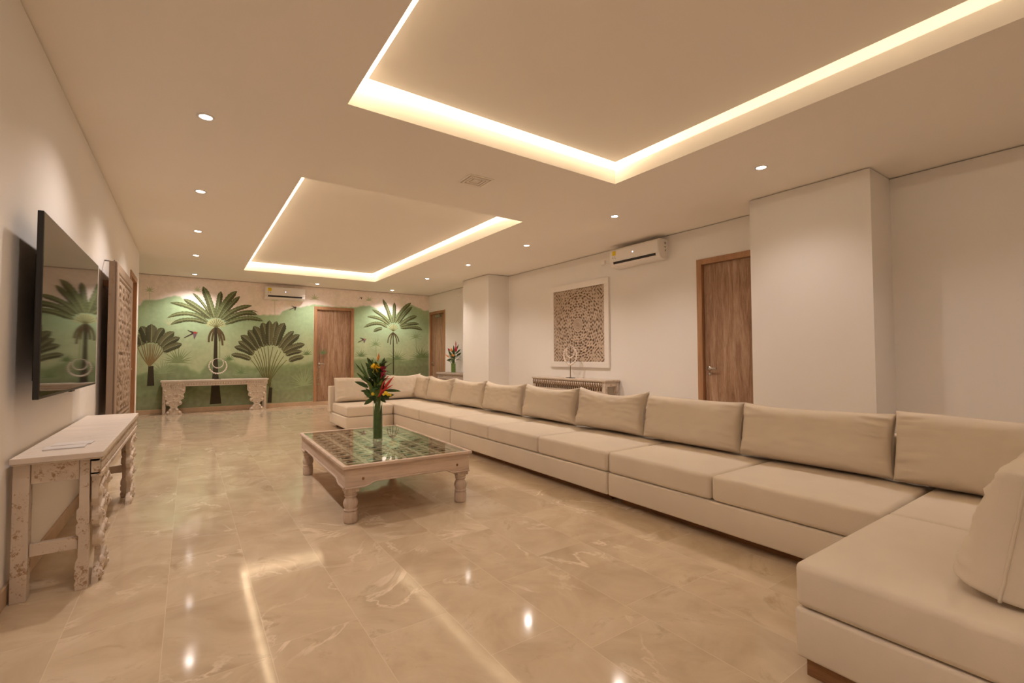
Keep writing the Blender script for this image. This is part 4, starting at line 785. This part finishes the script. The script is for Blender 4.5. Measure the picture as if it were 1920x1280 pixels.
b = MB(); b.tube([(.30, 0, 1.545), (.22, -.04, 1.53), (.15, -.085, 1.51)], .005, 6); b.tube([(.15, -.085, 1.49), (.15, -.085, 1.53)], .005, 6); b.build('hanging_hook', 'iron', cp)
b = MB(); b.box(.25, .35, -.066, -.001, 1.30, 1.36); b.box(1.0, 1.1, -.066, -.001, 1.30, 1.36); b.build('wall_spacer', 'plinth', cp)

# ---------------------------------------------------------------- air conditioners
def aircon(loc, rz, W, label, marks=False):
    a = thing('air_conditioner', loc, label, 'air conditioner', 'split air conditioners', rz)
    H = .268
    P = [(0, 0), (-.105, 0), (-.150, .018), (-.172, .045), (-.178, .078), (-.185, .082), (-.190, .10), (-.190, H-.02), (-.180, H-.005), (-.165, H), (0, H)]
    b = MB(); b.prism(P, 0, W, 'YZ'); b.build('body', 'ac', a, bevel=.004, fix=True)
    b = MB(); b.box(.012, W-.012, -.196, -.189, .088, H-.022); b.build('front_panel', 'ac', a, bevel=.003, seg=3)
    b = MB(); b.add([(.06, -.1735, .042), (W-.06, -.1735, .042), (W-.06, -.1805, .080), (.06, -.1805, .080)], [(0, 1, 2, 3)]); b.build('air_outlet', 'acdark', a)
    b = MB(); b.box(.062, W-.062, -.186, -.172, .036, .043); b.build('louver', 'ac', a, bevel=.001)
    b = MB(); b.box(W*.49, W*.51, -.1968, -.196, .155, .172); b.build('display', 'disp', a)
    b = MB(); b.box(.055, .125, -.1966, -.1961, .165, .232)
    for x, z in ((.065, .142), (.10, .142), (.065, .125), (.105, .12)): b.box(x, x+.012, -.1966, -.1961, z, z+.010, 1)
    b.build('energy_label', ['yellow', 'print'], a)
    if marks:
        b = MB()
        for k, (y, z, w, h) in enumerate(((-.05, .20, .014, .03), (-.072, .20, .010, .03), (-.05, .155, .014, .014), (-.072, .155, .012, .014), (-.052, .125, .02, .006), (-.06, .105, .016, .016))): b.box(W, W+.0006, y, y+w, z, z+h)
        b.build('side_print', 'print', a)
    return a
aircon((1.315, YF-.001, 2.345), 0, .80, 'white air conditioner with yellow label above the palm mural')
aircon((XR-.001, 4.775, 2.375), -PI/2, .87, 'white air conditioner with yellow label high on the right wall', True)

# ---------------------------------------------------------------- bead necklaces on stands
def necklace(loc, rz, zb, label, pw=.055):
    t = thing('necklace_stand', loc, label, 'necklace stand', 'bead necklaces on stands', rz)
    b = MB(); b.box(-pw, pw, -.04, .04, 0, .008); b.build('base_plate', 'iron', t, bevel=.001)
    b = MB(); b.tube([(0, 0, .008), (0, 0, zb+.30)], .004, 8); b.tube([(-.03, 0, zb+.325), (0, 0, zb+.30), (.03, 0, zb+.325)], .003, 6); b.build('pole', 'iron', t)
    for nme, R, br, off in (('large_necklace', .152, .0175, 0), ('small_necklace', .096, .012, .004)):
        cz = zb+.32-R; b = MB(); n = 44; a = -PI/2; pts = []
        k = 0; ang = -PI/2; items = [(ang, br)]
        for s in (-1, 1):
            ang = -PI/2
            rb = br
            while True:
                nb = rb*.983; ang += s*(rb+nb)/R*1.02; rb = nb
                if abs(ang+PI/2) > PI*.70: break
                items.append((ang, rb))
        for ang, rb in items: b.ball((R*math.cos(ang), off-.006, cz+R*math.sin(ang)), rb, 10)
        b.tube([(R*math.cos(x), off-.006, cz+R*math.sin(x)) for x in [PI*.15+PI*.7*i/12 for i in range(13)]], .003, 6)
        b.build(nme, 'bead', t)
    return t
necklace((.487, 11.17, .645), 0, .10, 'white bead necklaces on a stand before the mural palm trunk', .055)
necklace((5.07, 5.66, .735), -PI/2, .20, 'white bead necklaces on a thin stand before the square carved panel', .07)

# ---------------------------------------------------------------- flowers
def leaf_mesh(b, base, tip, w, bend=.15, fold=.25, n=7, up=(0, 0, 1), mi=0):
    B_, T_ = Vector(base), Vector(tip); d = T_-B_; L = d.length; dn = d.normalized()
    s = dn.cross(Vector(up)); s = s.normalized() if s.length > .05 else Vector((1, 0, 0)); nn = s.cross(dn)
    vs = []; fs = []
    for i in range(n+1):
        t = i/n; hw = w/2*math.sin(PI*min(1, t*.93+.07))**.8*(1-.15*t); c = B_+d*t+nn*(bend*L*(math.sin(PI*t*.9)-.2*t))
        vs += [c-s*hw+nn*hw*fold, c, c+s*hw+nn*hw*fold]
    for i in range(n):
        for j in range(2): a = i*3+j; fs.append((a, a+1, a+4, a+3))
    b.add(vs, fs, mi, True)
def bract(b, base, tip, r, n=8, curve=.0):
    B_, T_ = Vector(base), Vector(tip); P = []; R = []
    for i in range(n+1):
        t = i/n; P.append(B_.lerp(T_, t)+Vector((0, 0, curve*math.sin(PI*t)))); R.append(max(.0008, r*math.sin(PI*(.12+.86*t))**.8*(1-.3*t)))
    b.tube([tuple(p) for p in P], R, 8)
# tall vase on the coffee table; local x to the camera's right, local z above the glass
VX, VY = 1.311, 3.873
va = thing('glass_vase', (VX, VY, CTZ), 'tall clear cylinder glass vase standing on the coffee table', 'vase', rz=-yaw)
b = MB(); b.lathe([(.038, 0), (.040, .003), (.040, .33)], 32); o = b.build('glass_wall', 'vase', va)
bm = bmesh.new(); bm.from_mesh(o.data); bm.faces.ensure_lookup_table(); bmesh.ops.delete(bm, geom=[f for f in bm.faces if len(f.verts) > 4 and f.calc_center_median().z > .3], context='FACES'); bm.to_mesh(o.data); bm.free()
b = MB(); b.lathe([(.0375, .001), (.0375, .014)], 32); b.build('thick_glass_foot', 'glass', va)
bq = thing('flower_bouquet', (VX, VY, CTZ+.016), 'tropical bouquet with yellow and red flowers in the tall vase', 'flowers', rz=-yaw)
K = 1/222.
def P3(px, py, y=0): return ((px-708)*K, y, (826-py)*K-.016)
b = MB(); rnd = random.Random(5)
for k in range(11):
    a = rnd.uniform(0, 2*PI); r0 = rnd.uniform(.004, .02); b.tube([(r0*math.cos(a), r0*math.sin(a), .012), (r0*.8*math.cos(a+1), r0*.8*math.sin(a+1), .18), (.02*math.cos(a+1.5), .02*math.sin(a+1.5), .33), (.05*math.cos(a+1.5), .04*math.sin(a+1.5), .46)], .0032, 6)
for (q, r) in (((700, 672), (704, 745)), ((735, 712), (712, 745))): b.tube([P3(*r, -.01), P3((q[0]+r[0])/2, (q[1]+r[1])/2, -.03), P3(*q, -.02)], .003, 6)
b.build('stems', 'stem', bq)
b = MB()
for k in range(7):   # broad leaves wrapped inside the vase
    a0 = k*2*PI/7; vs = []; fs = []; top = .24+.035*(k % 3)
    for i in range(9):
        z = .006+(top)*i/8; hw = .62*min(1, (1-i/8)*2.2+.02)**.6
        for j in range(4):
            a = a0+hw*(j/3*2-1); r = .0365-.0006*k; vs.append((r*math.cos(a), r*math.sin(a), z))
    for i in range(8):
        for j in range(3): q = i*4+j; fs.append((q, q+1, q+5, q+4))
    b.add(vs, fs, 0, True)
b.build('wrapped_leaves', 'leaf', bq)
b = MB(); rnd = random.Random(11)
tips = [(664, 716, 690, 727, .03), (676, 733, 698, 737, .028), (682, 737, 700, 748, .028), (685, 758, 700, 746, .03), (690, 750, 703, 744, .03), (750, 735, 722, 733, .022), (665, 681, 690, 712, .014), (676, 680, 692, 712, .016), (670, 699, 690, 718, .02),
        (688, 671, 700, 700, .032), (684, 680, 700, 702, .034), (697, 674, 704, 702, .03), (718, 671, 710, 700, .032), (714, 680, 708, 705, .03), (732, 747, 713, 742, .03), (738, 741, 712, 745, .03), (722, 756, 708, 742, .03), (700, 758, 706, 742, .03),
        (681, 704, 700, 722, .03), (686, 690, 702, 715, .036), (690, 716, 706, 736, .035), (722, 720, 706, 742, .038), (696, 726, 708, 746, .036), (716, 732, 706, 752, .034), (684, 728, 704, 748, .03), (712, 706, 706, 736, .04), (700, 700, 706, 730, .04), (692, 742, 706, 754, .03)]
for (tx, ty, bx, by, w) in tips: leaf_mesh(b, P3(bx, by, rnd.uniform(-.02, .02)), P3(tx, ty, rnd.uniform(-.05, .03)), w*1.3, rnd.uniform(-.05, .15), .3, up=(0, 1, .15))
for k in range(80):
    a = rnd.uniform(0, 2*PI); z0 = rnd.uniform(.34, .60); L = rnd.uniform(.07, .13); el = rnd.uniform(-.3, 1.0); r = rnd.uniform(.005, .03)
    p = (r*math.cos(a), r*math.sin(a), z0); q = (p[0]+L*math.cos(a)*math.cos(el), p[1]+L*.7*math.sin(a)*math.cos(el), z0+L*math.sin(el)); leaf_mesh(b, p, q, rnd.uniform(.028, .048), rnd.uniform(-.1, .15), .3)
b.build('foliage', 'leaf', bq)
b = MB()
for (tx, ty, bx, by, w) in ((706, 716, 706, 742, .05), (718, 712, 712, 736, .05), (696, 722, 704, 742, .05), (716, 726, 710, 750, .045), (690, 712, 700, 730, .03)): leaf_mesh(b, P3(bx, by, -.04), P3(tx, ty, -.06), w, .1, .3, up=(0, 1, .1))
b.build('fresh_leaves', 'leaf2', bq)
b = MB(); c = Vector(P3(706, 690, -.05)); rnd = random.Random(2)
for k in range(110):
    a = rnd.uniform(0, 2*PI); el = rnd.uniform(-.15, 1.25); L = .046*rnd.uniform(.75, 1.05)*(1 if el > .2 else 1.05)
    d = Vector((math.cos(a)*math.cos(el), math.sin(a)*math.cos(el), math.sin(el)*.85)); m_ = c+d*L*.6; e = c+d*L+Vector((0, 0, .002)); b.tube([tuple(c), tuple(m_), tuple(e)], [.0016, .0022, .0010], 5)
for q in ((702, 699), (711, 700), (713, 698)): b.tube([tuple(c), P3(q[0], q[1], -.07)], [.0025, .0014], 5)
b.build('yellow_flower', 'y_flower', bq)
b = MB(); rnd = random.Random(3); c = Vector(P3(719, 697, -.02))
for k in range(42):
    a = rnd.uniform(0, 2*PI); h = rnd.uniform(-.045, .035); r = .018*(1-abs(h)/.07); p = c+Vector((r*.5*math.cos(a), r*.5*math.sin(a), h)); e = p+Vector((.020*math.cos(a), .016*math.sin(a), .012)); bract(b, p, e, .0065, 5)
for k in range(10): p = c+Vector((-.012, 0, -.03)); e = p+Vector((rnd.uniform(-.02, .02), rnd.uniform(-.02, .02), -.05)); bract(b, p, e, .007, 5)
b.build('magenta_ginger_flower', 'pink', bq)
b = MB()
for (x0, y0, x1, y1, r, yy) in ((715, 742, 741, 707, .0085, -.05), (716, 738, 722, 718, .010, -.05), (722, 727, 742, 706, .009, -.05), (719, 735, 741, 721, .008, -.06), (712, 744, 724, 728, .011, -.05), (718, 724, 726, 712, .008, -.04), (722, 715, 731, 705, .006, -.03)): bract(b, P3(x0, y0, yy), P3(x1, y1, yy-.02), r, 8, .004)
b.build('red_heliconia_bract', 'red', bq)
b = MB()
for (x0, y0, x1, y1, r) in ((707, 678, 709.5, 662, .009), (706, 674, 707.5, 668, .006), (709, 674, 711, 667, .005)): bract(b, P3(x0, y0, 0), P3(x1, y1, 0), r)
b.build('ginger_tip', 'orange', bq)
for grp in (((703, 738, .013),), ((727, 736, .015), (731, 739, .013), (735, 740, .011), (723, 739, .01))):
    b = MB()
    for (cx, cy, R) in grp:
        c = Vector(P3(cx, cy, -.065)); b.ball(c, R*.75, 10)
        for k in range(9): a = 2*PI*k/9; b.ball(c+Vector((R*.55*math.cos(a), -.004, R*.55*math.sin(a))), R*.5, 8, sq=(1, .6, 1))
    b.build('small_yellow_rose', 'y_flower', bq)
# far bouquet
sv = thing('glass_vase', (5.01, 9.60, .722), 'short leaf-lined glass vase on the weathered far console', 'vase', rz=-.5)
b = MB(); b.lathe([(.055, 0), (.057, .004), (.057, .225)], 28); o = b.build('glass_wall', 'vase', sv)
bm = bmesh.new(); bm.from_mesh(o.data); bm.faces.ensure_lookup_table(); bmesh.ops.delete(bm, geom=[f for f in bm.faces if len(f.verts) > 4 and f.calc_center_median().z > .2], context='FACES'); bm.to_mesh(o.data); bm.free()
fb_ = thing('flower_bouquet', (5.01, 9.60, .728), 'small pink and red tropical bouquet beside the far column', 'flowers', rz=-.5)
def Q3(px, py, y=0): return ((px-852.5)/80., y, (698-py)/80.)
b = MB(); rnd = random.Random(21)
for k in range(6):
    a0 = k*PI/3; vs = []; fs = []
    for i in range(6):
        z = .004+.2*i/5
        for j in range(4): a = a0+.65*(j/3*2-1); vs.append((.050*math.cos(a), .050*math.sin(a), z))
    for i in range(5):
        for j in range(3): q = i*4+j; fs.append((q, q+1, q+5, q+4))
    b.add(vs, fs, 0, True)
for k in range(10): a = rnd.uniform(0, 2*PI); b.tube([(0, 0, .02), (.03*math.cos(a), .03*math.sin(a), .22), (.1*math.cos(a), .06*math.sin(a), .45)], .005, 5)
b.build('lining_leaves', 'leaf2', fb_)
b = MB()
for k in range(70):
    a = rnd.uniform(0, 2*PI); z0 = rnd.uniform(.18, .48); L = rnd.uniform(.08, .17); el = rnd.uniform(-.2, 1.1); r = rnd.uniform(.01, .07)
    p = (r*math.cos(a), r*.7*math.sin(a), z0); q = (p[0]+L*math.cos(a)*math.cos(el), p[1]+L*.5*math.sin(a)*math.cos(el), z0+L*math.sin(el)); leaf_mesh(b, p, q, rnd.uniform(.025, .05), .05, .3)
for (tx, ty, bx, by, w) in ((840, 676, 850, 674, .045), (842, 655, 850, 668, .03), (862, 646, 857, 660, .03), (867, 662, 858, 668, .05), (866, 655, 857, 664, .04), (844, 661, 850, 668, .04), (853, 648, 853, 662, .04)): leaf_mesh(b, Q3(bx, by), Q3(tx, ty, -.03), w, .05, .3, up=(0, 1, .1))
b.build('foliage', 'leaf', fb_)
for nme, mt_, yy, grp in (('red_ginger_flower', 'pink', -.05, ((857, 660, 857, 649, .035), (857, 651, 857, 640, .014))), ('red_ginger_flower', 'pink', -.05, ((846, 658, 843, 654, .02), (845, 655, 842, 656, .016))),
        ('orange_flower', 'orange', -.08, ((849, 660, 848, 653, .028),)), ('orange_flower', 'orange', -.08, ((850, 668, 852, 664, .024), (853, 669, 853, 665, .02))), ('orange_flower', 'orange', -.08, ((846, 671, 837, 666, .010), (845, 670, 838, 664, .008)))):
    b = MB()
    for (x0, y0, x1, y1, r) in grp: bract(b, Q3(x0, y0, yy), Q3(x1, y1, yy), r)
    b.build(nme, mt_, fb_)
